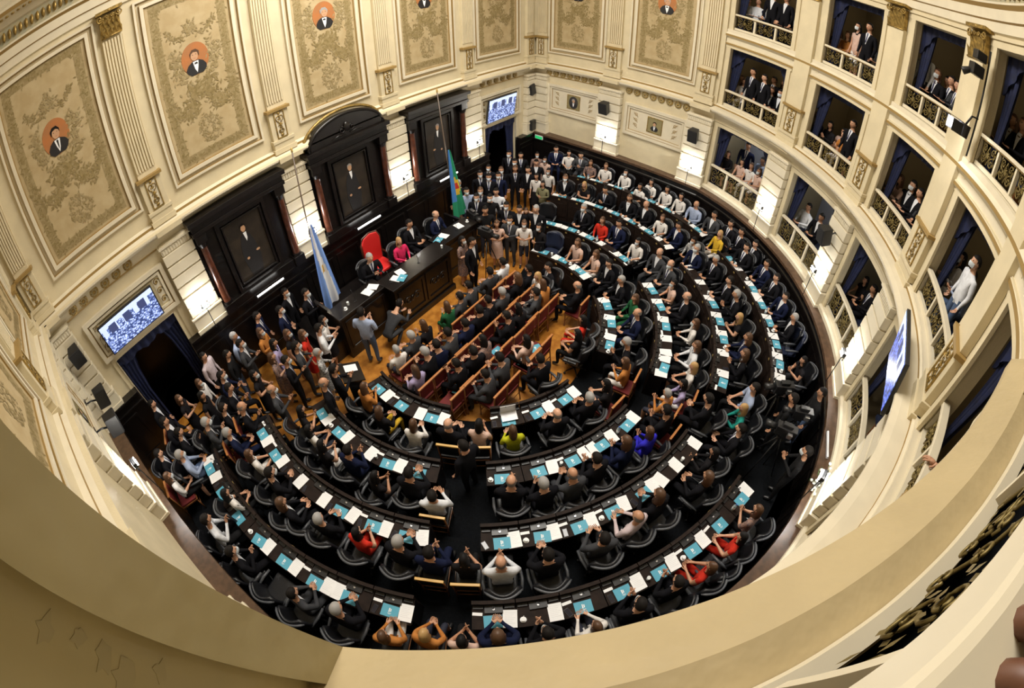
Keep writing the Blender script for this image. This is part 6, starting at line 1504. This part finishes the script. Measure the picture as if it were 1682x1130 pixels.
for ln in PEOPLE.strip().splitlines():
    zn, x, y, zf, hd, ps, of, hr, ex, lab, place = ln.split('|')
    x, y, zf, hd = map(float, (x, y, zf, hd))
    me, H, sf, tie = poses[ps]
    p = link('person', me)
    woman = of[0] == 'F'; box = zn[0] == 'b'
    jit = rp.uniform(-.25, .25)
    p.location = (x, y, zf); p.rotation_euler = (0, 0, hd - PI / 2 + jit)
    s_ = (rp.uniform(.93, .98) if woman else rp.uniform(.98, 1.05)); p.scale = (s_ * (.93 if woman else 1.10), s_ * (1 if woman else 1.06), s_)
    sk = rp.choice(SKIN); top = CL[of]
    suit = of in 'KNG'
    bare = woman and (of in ('Fk', 'Fr', 'Fp', 'Fw', 'Fx') and rp.random() < .75) or of in ('w', 'p', 'l') and rp.random() < .3
    dress = woman and of in ('Fg', 'Fb', 'Fr')
    trou = CL[of] if suit or dress else TROU[rp.choice('kknkj')] if not woman else TROU[rp.choice('kkknw')]
    if woman and of == 'Fy' and zn == 't1' and x < -3.2: trou, top = TROU['y'], CL['Fk']
    M_ = dict(skin=sk, torso=top, upper_arm=sk if bare and of in ('Fk', 'Fr', 'Fp') else top, forearm=sk if bare else top, thigh=trou, shin=sk if dress or (woman and rp.random() < .4) else trou, shoe=black, eye=eyem, lip=lipm)
    for i, sn in enumerate(PSLOT):
        p.material_slots[i].link = 'OBJECT'; p.material_slots[i].material = M_[sn]
    tag(p, lab, 'person', {'t': 'people seated at the desks', 'p': 'people in the red chairs', 'r': 'people behind the rostrum', 's': 'people standing in the hall', 'b': 'spectators in the balcony boxes'}[zn[0]])
    MH = Matrix.Translation(H)
    hcol = HAIR[hr]
    o = link('hair', hairs[hr], p, MH)
    if ex == 'm': link('face_mask', mask_me, p, MH)
    if suit and not woman and ps != 'X':
        link('shirt_front', sf, p)
        if rp.random() < .6: link('tie', tie, p)
    if woman and zn == 'st' and rp.random() < .6 and ps in 'SC':
        if of not in skirt_me: skirt_me[of] = mb.mesh('skirt', [CL[of] if rp.random() < .7 else CL['Fk']])
        link('skirt', skirt_me[of], p)
    if ps == 'P' and len(lab.split()) <= 13:
        ph = link('phone', phone_me); q = Matrix.Translation((x, y, zf)) @ Matrix.Rotation(hd - PI / 2 + jit, 4, 'Z') @ Matrix.Diagonal((s_, s_, s_, 1)) @ Matrix.Translation((0, H.y + .36, H.z - .32)) @ Matrix.Rotation(R(50), 4, 'X')
        ph.matrix_world = q; tag(ph, 'phone held by ' + lab.replace(' with phone,', ','), 'phone', 'phones in raised hands')
    # the chair underneath
    if ps in 'TAP' and not box:
        if zn[0] == 't': r_ = math.hypot(x, y - YD)
        kd = 'r' if (zn == 'pit' and y > -6.3 and place.startswith('in ')) or (zn[0] == 't' and x < -4.2 and y > -3.2 and len(seen_c) % 3 == 0) else 'b'
        if zn[0] == 't':
            an_ = math.degrees(math.atan2(y - YD, x))
            if abs(an_ + 146.4) < 5.5: kd = 'w'
            elif abs(an_ + 90) < 8.5 and y > -9.8: kd = 'r'
        seen_c[place] = seen_c.get(place, 0) + 1
        who = lab.split(' clapping')[0].split(' with phone')[0]
        cl = ('red chair with honey wood rail under ' if kd == 'r' else 'black swivel armchair under ') + lab.split(',')[0] if False else None
        if kd == 'b': cl = 'black swivel armchair holding ' + (place if zn[0] == 't' else 'the ' + lab.split(' seated')[0]) 
        else: cl = ('wooden red chair, ' + place) if zn[0] == 't' else 'wooden red chair under ' + lab.replace(' seated', '').replace(' clapping', '').replace('hands joined', '')
        if kd == 'w': cl = 'dark wooden chair with honey rail, ' + place
        if kd == 'b' and zn[0] == 't': cl = 'occupied black swivel armchair, ' + place
        if kd == 'b' and zn in ('ros', 'pit'): cl = 'black high armchair under ' + lab.replace(' seated', '').replace(' clapping', '')
        if len(cl.split()) > 16: cl = cl.replace('wooden red chair', 'red chair').replace('black-and-white patterned', 'patterned')
        if len(cl.split()) > 16: cl = cl.replace(', rightmost', '').replace('row of red chairs', 'row')
        put_chair(kd, x - .03 * math.cos(hd), y - .03 * math.sin(hd), zf, hd, cl, 'red wooden chairs' if kd == 'r' else 'dark wooden chairs with honey rails' if kd == 'w' else 'black swivel armchairs')

# empty chairs the photograph shows
for x, y, f, kd, lb in EMPTY:
    h = math.atan2(YD - y, -x) if kd != 'r' else PI / 2
    put_chair(kd, x, y, f, h, lb, 'empty chairs')

# ================================================================ ROSTRUM
mb = MB(); mb.box(-3.0, 3.0, -2.0, -.27, 0, .55); mb.box(-3.3, 3.3, -1.7, -.27, 0, .28)
struct(mb, 'trim_95', darkwood)
root = tag(empty('rostrum_desk', (0, 0, 0)), 'long black carved rostrum desk facing the red chairs', 'desk')
mb = MB(); mb.box(-1.05, 1.05, -2.55, -2.08, 0, 1.36); mb.box(-1.10, 1.10, -2.60, -2.05, .0, .18); build(mb, 'centre_front', darkwood, root, bevel=.01)
for i in range(2):
    mb = MB(); mb.rectframe(-.95 + i * .98, -.03 + i * .98, .3, 1.2, .07, -2.55, -2.58)
    for sx in (-1, 1): mb.tube(scroll(-.49 + i * .98 + sx * .16, .75, .14, 1.3, 0, sx, -2.56), .014, 0, 5)
    mb.ball((-.49 + i * .98, -2.56, .75), (.07, .03, .1), 0, 8, 5); build(mb, 'carved_panel', darkwood, root)
mb = MB(); mb.box(-1.12, 1.12, -2.62, -1.95, 1.36, 1.41); build(mb, 'desktop', darkwood, root, bevel=.01)
for sd in (-1, 1):
    a, b = sorted((sd * 1.05, sd * 2.55))
    mb = MB(); mb.box(a, b, -2.22, -1.85, 0, 1.34); mb.rectframe(a + .1, b - .1, .3, 1.2, .06, -2.22, -2.245); build(mb, 'wing_front', darkwood, root, bevel=.01)
    mb = MB(); mb.box(a - (.05 if sd < 0 else 0), b + (.05 if sd > 0 else 0), -2.27, -1.72, 1.34, 1.39); build(mb, 'wing_top', darkwood, root, bevel=.008)
    x = sd * 2.5; mb = MB(); mb.box(x - .04, x + .04, -2.2, -1.0, 0, 1.34); build(mb, 'end_panel', darkwood, root)
def thing(nm, me, M, label, cat, grp=None):
    o = link(nm, me); o.matrix_world = M; return tag(o, label, cat, grp)
TZ = Matrix.Translation; RZ = lambda a: Matrix.Rotation(a, 4, 'Z')
for nm, me, x, y, z, a, lb, ct in [
    ('paper_sheet', sheet_me, -1.5, -2.05, 1.392, .2, 'large white sheet on the left wing of the rostrum', 'paper'), ('paper_sheet', sheet_me, -1.28, -2.0, 1.392, .5, 'white sheet nearest the grey-haired man on the rostrum', 'paper'),
    ('paper_sheet', sheet_me, -.72, -2.30, 1.412, .3, 'white sheet left of the light blue folder on the rostrum', 'paper'), ('paper_sheet', sheet_me, -.48, -2.2, 1.412, -.2, 'white sheet in front of the pink-jacketed woman', 'paper'), ('folder', folder_me, -.62, -2.42, 1.420, .4, 'light blue folder at the front edge of the rostrum', 'folder'),
    ('folder', folder_me, 1.2, -1.98, 1.392, .3, 'light blue folder before the man in dark suit on the rostrum', 'folder'), ('paper_sheet', sheet_me, 1.45, -1.95, 1.392, .2, 'white sheet beside the folder on the right wing of the rostrum', 'paper'),
    ('paper_sheet', sheet_me, 2.1, -1.95, 1.392, -.2, 'white sheet before the bald man in navy on the rostrum', 'paper'), ('coffee_cup', cup_me, -2.25, -2.08, 1.39, 0, 'white cup on the left end of the rostrum', 'cup'), ('water_glass', glass_me, -2.1, -2.0, 1.39, 0, 'water glass beside the cup on the left end of the rostrum', 'glass'),
    ('coffee_cup', cup_me, 2.42, -2.0, 1.39, 1, 'white cup on the right end of the rostrum', 'cup'), ('water_glass', glass_me, .95, -2.35, 1.41, 0, 'water glass on the rostrum in front of the man in dark suit', 'glass')]:
    thing(nm, me, TZ((x, y, z)) @ RZ(a), lb, ct, 'things on the rostrum')
for i, (x, y) in enumerate(((-1.95, -5.35), (-.55, -5.35), (.05, -6.03), (-.45, -6.03))):
    thing('folder', folder_me, TZ((x, y, .497)) @ RZ(.3 - .4 * i), 'light blue folder on the seat of an empty red chair, %s' % ('left part of third row', 'middle of third row', 'right one of fourth row', 'left one of fourth row')[i], 'folder', 'folders left on red chairs')
for i, x in enumerate((-1.9, -.9, .1, 1.0, 1.9)):
    mb = MB(); y = -2.05 if abs(x) > 1.1 else -2.3; zt_ = 1.39 if abs(x) > 1.1 else 1.41
    root = tag(empty('gooseneck_microphone', (x, y, zt_)), '%s gooseneck microphone from left along the rostrum' % ORD[i], 'microphone', 'rostrum microphones')
    mb.cyl((0, 0), .04, 0, .015, 0, 12); build(mb, 'base', black, root); mb = MB(); mb.tube([(0, 0, .015), (0, .01, .18), (0, .07, .28)], .005, 0, 6); build(mb, 'neck', black, root); mb = MB(); mb.tube([(0, .07, .28), (0, .10, .31)], .012, 0, 8); build(mb, 'head', black, root)
# the president's red high-backed chair
root = tag(empty('red_armchair', (-.22, -1.05, .55), PI), 'bright red high-backed carved armchair behind the rostrum', 'chair')
redl = mat('bright_red_leather', (.62, .02, .018), .45)
mb = MB(); mb.box(-.30, .30, -.28, .28, .42, .52); build(mb, 'seat', redl, root, bevel=.03)
mb = MB(); pts = [(-.30, .5), (-.32, 1.2), (-.24, 1.38), (0, 1.45), (.24, 1.38), (.32, 1.2), (.30, .5)]; mb.poly(pts, -.34, -.26); build(mb, 'backrest', redl, root, bevel=.03)
mb = MB(); mb.tube([(x_ * 1.05, -.31, z_) for x_, z_ in pts], .03, 0, 8); build(mb, 'back_frame', redwood, root)
for sx in (-1, 1):
    mb = MB(); mb.tube([(sx * .33, -.28, .72), (sx * .35, .2, .70), (sx * .33, .22, .5)], .028, 0, 8); build(mb, 'armrest', redwood, root)
    for yy in (-.25, .25): mb = MB(); mb.cyl((sx * .27, yy), .028, 0, .42, 0, 8); build(mb, 'leg', redwood, root)

# ================================================================ FLAGS
def flag(x, y, x2, label, kind):
    root = tag(empty('flag', (x, y, .55)), label, 'flag', 'flags beside the rostrum')
    L = 4.6; dx = x2 - x
    mb = MB(); mb.tube([(0, 0, .06), (dx, .15, L)], .018, 0, 8); build(mb, 'pole', mat('pole_dark', (.10, .07, .05), .3), root)
    mb = MB(); mb.ball((dx, .15, L + .05), (.03, .03, .07), 0, 8, 6); build(mb, 'finial', brass, root)
    mb = MB(); mb.cyl((0, 0), .16, 0, .05, 0, 18); mb.cyl((0, 0), .06, .05, .12, 0, 12); build(mb, 'base', darkwood, root)
    if kind == 'a': ms = [mat('flag_blue', (.20, .36, .80), .75), mat('flag_white', (.78, .80, .84), .75), mat('flag_sun', (.62, .38, .08), .7)]
    else: ms = [mat('flag_blue_b', (.06, .22, .55), .75), mat('flag_green', (.02, .28, .14), .75), mat('flag_gold', (.75, .50, .04), .7), mat('flag_red', (.55, .04, .03), .7)]
    mb = MB(); n, kz = 26, 22; vs = []; top = L * .60; bot = .35
    for q in range(kz + 1):
        t = q / kz; z = top + (bot - top) * t; hw = .03 + .26 * t ** .7
        cx_ = dx * z / L + .10 * t
        for j in range(n + 1):
            u_ = -1 + 2 * j / n
            vs.append((cx_ + hw * u_, -.05 - .08 * t + .045 * (.3 + t) * math.sin(u_ * 7 + t * 2), z + .12 * u_ * t))
    for dy in (0, .008):
        base = [(v[0], v[1] + dy, v[2]) for v in vs]; o_ = len(mb.v); mb.v += base
        for q in range(kz):
            for j in range(n):
                t = (q + .5) / kz; u_ = (j + .5) / n
                if kind == 'a': m_ = 1 if abs(u_ - (.30 + .35 * t)) < .17 + .05 * t else 0; m_ = 2 if (t - .55) ** 2 * 7 + (u_ - .49) ** 2 < .010 else m_
                else: m_ = 0 if u_ < .42 and t < .75 else 1; m_ = 2 if (t - .55) ** 2 * 4 + (u_ - .60) ** 2 < .06 else m_; m_ = 3 if (t - .55) ** 2 * 4 + (u_ - .6) ** 2 < .014 else m_
                f = (q * (n + 1) + j, q * (n + 1) + j + 1, (q + 1) * (n + 1) + j + 1, (q + 1) * (n + 1) + j)
                mb.f.append(tuple(o_ + i for i in (f if dy == 0 else f[::-1]))); mb.m.append(m_); mb.sm.append(True)
    o = link('cloth', mb.mesh('cloth', ms), root)
flag(-2.10, -.90, -1.84, 'drooping light blue and white flag on a tall pole left of the rostrum', 'a')
flag(3.14, -.90, 2.88, 'drooping blue and green flag with gold and red emblem right of the rostrum', 'b')

# ================================================================ LECTERN, SIGNS, SPEAKERS, CAMERAS
root = tag(empty('lectern', (-3.35, -3.5, 0), 1.15), 'black lectern with an open white paper, left of the red chairs', 'lectern')
mb = MB(); mb.box(-.22, .22, -.16, .16, 0, 1.02); build(mb, 'body', darkwood, root, bevel=.01)
mb = MB(); mb.add([(-.3, -.24, 1.0), (.3, -.24, 1.0), (.3, .24, 1.14), (-.3, .24, 1.14), (-.3, -.24, 1.04), (.3, -.24, 1.04), (.3, .24, 1.18), (-.3, .24, 1.18)], [(3, 2, 1, 0), (4, 5, 6, 7), (0, 1, 5, 4), (1, 2, 6, 5), (2, 3, 7, 6), (3, 0, 4, 7)]); build(mb, 'top', darkwood, root)
o = link('paper_sheet', sheet_me); o.matrix_world = TZ((-3.35, -3.5, 1.125)) @ RZ(1.15) @ Matrix.Rotation(R(16), 4, 'X') @ TZ((.1, -.02, 0)); tag(o, 'white sheet lying open on the black lectern', 'paper')
def speaker(M, label, s_=1.0):
    root = tag(empty('wall_speaker'), label, 'speaker', 'black loudspeakers on the walls'); root.matrix_world = M
    mb = MB(); mb.add([(-.17, -.17, -.22), (.17, -.17, -.22), (.12, .13, -.22), (-.12, .13, -.22), (-.17, -.17, .22), (.17, -.17, .22), (.12, .13, .22), (-.12, .13, .22)], [(3, 2, 1, 0), (4, 5, 6, 7), (0, 1, 5, 4), (1, 2, 6, 5), (2, 3, 7, 6), (3, 0, 4, 7)]); build(mb, 'cabinet', black, root, bevel=.015)
    mb = MB(); mb.box(-.15, .15, -.182, -.17, -.20, .20); build(mb, 'grille', blackcloth, root)
    mb = MB(); mb.tube([(0, .12, 0), (0, .26, .06), (0, .40, .06)], .02, 0, 6); mb.box(-.06, .06, .38, .40, -.04, .16); build(mb, 'bracket', black, root)
RX = lambda a: Matrix.Rotation(R(a), 4, 'X')
speaker(wallM('R', .20, 3.95, .42) @ RX(12), 'black loudspeaker high in the far corner beside the far right screen')
speaker(wallM('R', .22, 2.42, .40), 'black loudspeaker low in the far corner above the exit sign')
speaker(wallM('R', 3.5, 3.92, .45) @ RX(12), 'black loudspeaker on the pilaster between the two framed portraits')
speaker(wallM('R', 6.85, 3.95, .45) @ RX(12), 'black loudspeaker on the pilaster right of the square portrait')
speaker(wallM('A', PIL[2], 3.95, .48) @ RX(12), 'black loudspeaker between second and third lower balcony boxes')
speaker(TZ((-8.32, -.42, 3.98)) @ RX(10), 'black loudspeaker left of the large left wall screen')
speaker(wallM('L', .9, 3.02, .45) @ RX(12), 'black loudspeaker on the left side wall above the exit sign')
speaker(wallM('L', 2.35, 3.25, .45) @ RX(12), 'largest black loudspeaker on the left side wall, nearest the glaring floodlight')
def exitsign(M, label):
    root = tag(empty('exit_sign'), label, 'sign', 'green exit signs'); root.matrix_world = M
    mb = MB(); mb.box(-.19, .19, -.05, 0, -.11, .11); build(mb, 'housing', paper, root, bevel=.006)
    mb = MB(); mb.box(-.175, .175, -.054, -.05, -.095, .02); build(mb, 'panel', green, root)
exitsign(wallM('R', .55, 1.95, .30), 'small green and white exit sign on the dado of the far corner')
exitsign(wallM('L', .95, 2.30, .30), 'small green and white exit sign on the left side wall')
def tripod(x, y, z, h, label, headw=.16, cam_=True):
    root = tag(empty('camera_tripod', (x, y, z), h), label, 'camera', 'cameras on tripods')
    for i in range(3):
        a = i * 2 * PI / 3 + .5; mb = MB(); mb.tube([(.04 * math.cos(a), .04 * math.sin(a), 1.15), (.42 * math.cos(a), .42 * math.sin(a), 0)], [.018, .012], 0, 6); build(mb, 'leg', black, root)
    mb = MB(); mb.cyl((0, 0), .03, .8, 1.25, 0, 10); mb.box(-.06, .06, -.08, .08, 1.25, 1.32); mb.tube([(0, -.05, 1.28), (.1, -.4, 1.15)], .012, 0, 6); build(mb, 'column', black, root)
    mb = MB(); mb.box(-.09, .09, -.25, .2, 1.33, 1.55); mb.box(-.05, .05, -.12, .1, 1.55, 1.62); build(mb, 'camera_body', black, root, bevel=.01)
    mb = MB(); mb.tube([(0, .2, 1.44), (0, .42, 1.44)], [.06, .075], 0, 12); build(mb, 'lens', black, root)
    mb = MB(); mb.box(-.15, -.09, -.16, -.06, 1.40, 1.50); build(mb, 'viewfinder', silver, root)
tripod(.35, -12.0, .655, .3, 'black video camera on a tripod among photographers by the right wall')
tripod(-.25, -11.75, .655, .1, 'second black video camera on a tripod, nearer the lower aisle')
tripod(.75, -11.45, .655, .5, 'black video camera on a tripod beside the outermost right desk')
tripod(2.75, -1.95, 0, PI * .9, 'large black video camera on a tripod right of the rostrum')
tripod(2.2, -2.9, 0, PI, 'black tripod camera on the orange floor in front of the rostrum end')
# stage light on the pilaster between upper boxes
root = tag(empty('stage_light'), 'bright stage light with barn doors on the upper pilaster at top right', 'lamp'); root.matrix_world = wallM('A', PIL[3] - .065, 8.12, .34)
mb = MB(); mb.cyl((0, 0), .10, -.10, .12, 0, 16, .12); build(mb, 'housing', black, root)
mb = MB(); mb.ball((0, -.12, 0), (.075, .03, .075), 0, 12, 8); build(mb, 'lens', lamp, root)
for sx in (-1, 1): mb = MB(); mb.box(sx * .13 - .004, sx * .13 + .004, -.28, -.08, -.1, .1); build(mb, 'barn_door', black, root)
mb = MB(); mb.box(-.12, .12, -.28, -.08, .12, .128); build(mb, 'barn_door', black, root)
mb = MB(); mb.tube([(0, .02, .12), (0, .1, .3), (0, .22, .32)], .018, 0, 6); mb.tube([(0, .2, -.35), (0, .2, 1.5)], .018, 0, 8); build(mb, 'bracket', black, root)
mb = MB()
mb.box(-.12, .10, -.12, .10, .95, 1.15); mb.tube([(-.05, -.1, 1.0), (-.1, -.22, .9)], [.05, .07], 0, 10); mb.box(-.08, .12, -.1, .1, 1.22, 1.38)
build(mb, 'upper_fixtures', black, root, bevel=.02)
l = bpy.data.lights.new('stage_beam', 'POINT'); l.energy = 25; l.color = (.95, .95, 1); l.shadow_soft_size = .08
o = bpy.data.objects.new('stage_beam', l); COL.objects.link(o); o.parent = root; o.location = (0, -.2, 0)
# white flowers on the ledge of the fourth lower box, cards and tubes
root = tag(empty('flower_garland'), 'bunch of white flowers standing on the ledge beside the fourth lower box', 'flowers')
an = -1.70; rr_ = 8.62; bx, by = rr_ * math.cos(an), YC + rr_ * math.sin(an); root.location = (bx, by, 2.12)
mb = MB(); fr = random.Random(2)
for i in range(60): c = (fr.gauss(0, .10), fr.gauss(0, .08), .25 + fr.gauss(0, .16)); mb.ball(c, (.035, .035, .025), 0, 6, 4)
build(mb, 'blossoms', mat('petal_white', (.75, .78, .70), .7), root)
mb = MB()
for i in range(40):
    x_, y_, z_ = fr.gauss(0, .10), fr.gauss(0, .08), .2 + fr.gauss(0, .15); leaf(mb, x_, z_, fr.uniform(0, 6), .09, .02, 0, y_)
for i in range(8): mb.tube([(0, 0, 0), (fr.gauss(0, .1), fr.gauss(0, .08), .35)], .005, 0, 4)
tag(build(mb, 'greenery', mat('stem_green', (.10, .18, .07), .7), root), kind='stuff')
mb = MB(); mb.cyl((0, 0), .08, 0, .12, 0, 14, .10); build(mb, 'vase', silver, root)
for i, (an, r_, z_) in enumerate(((-1.585, 8.55, 2.12), (-1.79, 8.0, .66))):
    root = tag(empty('tube_light', (r_ * math.cos(an), YC + r_ * math.sin(an), z_), an + PI / 2 + .2), ('white tube light on the ledge left of the white flowers', 'white tube leaning on the outer floor below the brightest floodlight')[i], 'light')
    mb = MB(); mb.tube([(-.3, 0, .05), (.3, 0, .05)], .022, 0, 8); build(mb, 'tube', paper, root); mb = MB(); mb.box(-.32, .32, -.03, .03, 0, .028); build(mb, 'housing', silver, root)
# laptop of the stenographer, closed cases, lamps on the central desk
root = tag(empty('laptop', (-1.75, -7.05, .75), .9), 'open grey laptop on the innermost desk facing the stenographer', 'laptop'); 
root.matrix_world = deskM(1, R(-131)) @ TZ((-.02, .2, .79))
mb = MB(); mb.box(-.16, .16, -.11, .11, 0, .015); build(mb, 'keyboard', silver, root); mb = MB(); mb.box(-.16, .16, .11, .12, .01, .21); build(mb, 'lid', silver, root)
# the camera holder's own hand resting on the close rail
hb = skinmesh('hand_mesh', {'pelvis': (0, 0, 0, .03, .04), 'p2': (0, .06, -.005, .042, .026), 'w': (0, -.07, .0, .032, .04), 'arm': (0, -.30, .01, .045, .05), 'a1': (-.032, .10, -.01, .011, .011), 'a2': (-.036, .14, -.03, .010, .010), 'a3': (-.036, .15, -.055, .009, .009),
    'b1': (-.011, .105, -.008, .011, .011), 'b2': (-.012, .155, -.028, .010, .010), 'b3': (-.012, .165, -.06, .009, .009), 'c1': (.011, .105, -.008, .011, .011), 'c2': (.012, .15, -.028, .010, .010), 'c3': (.012, .16, -.058, .009, .009), 'd1': (.032, .095, -.01, .010, .010), 'd2': (.036, .13, -.03, .009, .009), 'd3': (.036, .138, -.05, .008, .008),
    't1': (-.045, .02, -.012, .014, .014), 't2': (-.065, .06, -.03, .012, .012)},
    [('pelvis', 'p2'), ('pelvis', 'w'), ('w', 'arm'), ('p2', 'a1'), ('a1', 'a2'), ('a2', 'a3'), ('p2', 'b1'), ('b1', 'b2'), ('b2', 'b3'), ('p2', 'c1'), ('c1', 'c2'), ('c2', 'c3'), ('p2', 'd1'), ('d1', 'd2'), ('d2', 'd3'), ('pelvis', 't1'), ('t1', 't2')])
hb.materials.clear(); hb.materials.append(mat('brown_skin', (.13, .055, .03), .5))
for f in hb.polygons: f.use_smooth = True
def hand(an, r_, z_, mm, label, s_=1):
    o = link('person', hb); o.location = (r_ * math.cos(an), YC + r_ * math.sin(an), z_); o.rotation_euler = (0, 0, an + PI / 2); o.scale = (s_, s_, s_)
    o.material_slots[0].link = 'OBJECT'; o.material_slots[0].material = mm; tag(o, label, 'person')
hand(-2.3712, 8.79, 8.328, MATS['brown_skin'], 'brown hand resting on the close rail at the lower right corner', .9)
hand(-1.94, 8.93, 5.745, SKIN[1], 'hand and sleeve of a person resting on the fifth middle box rail')
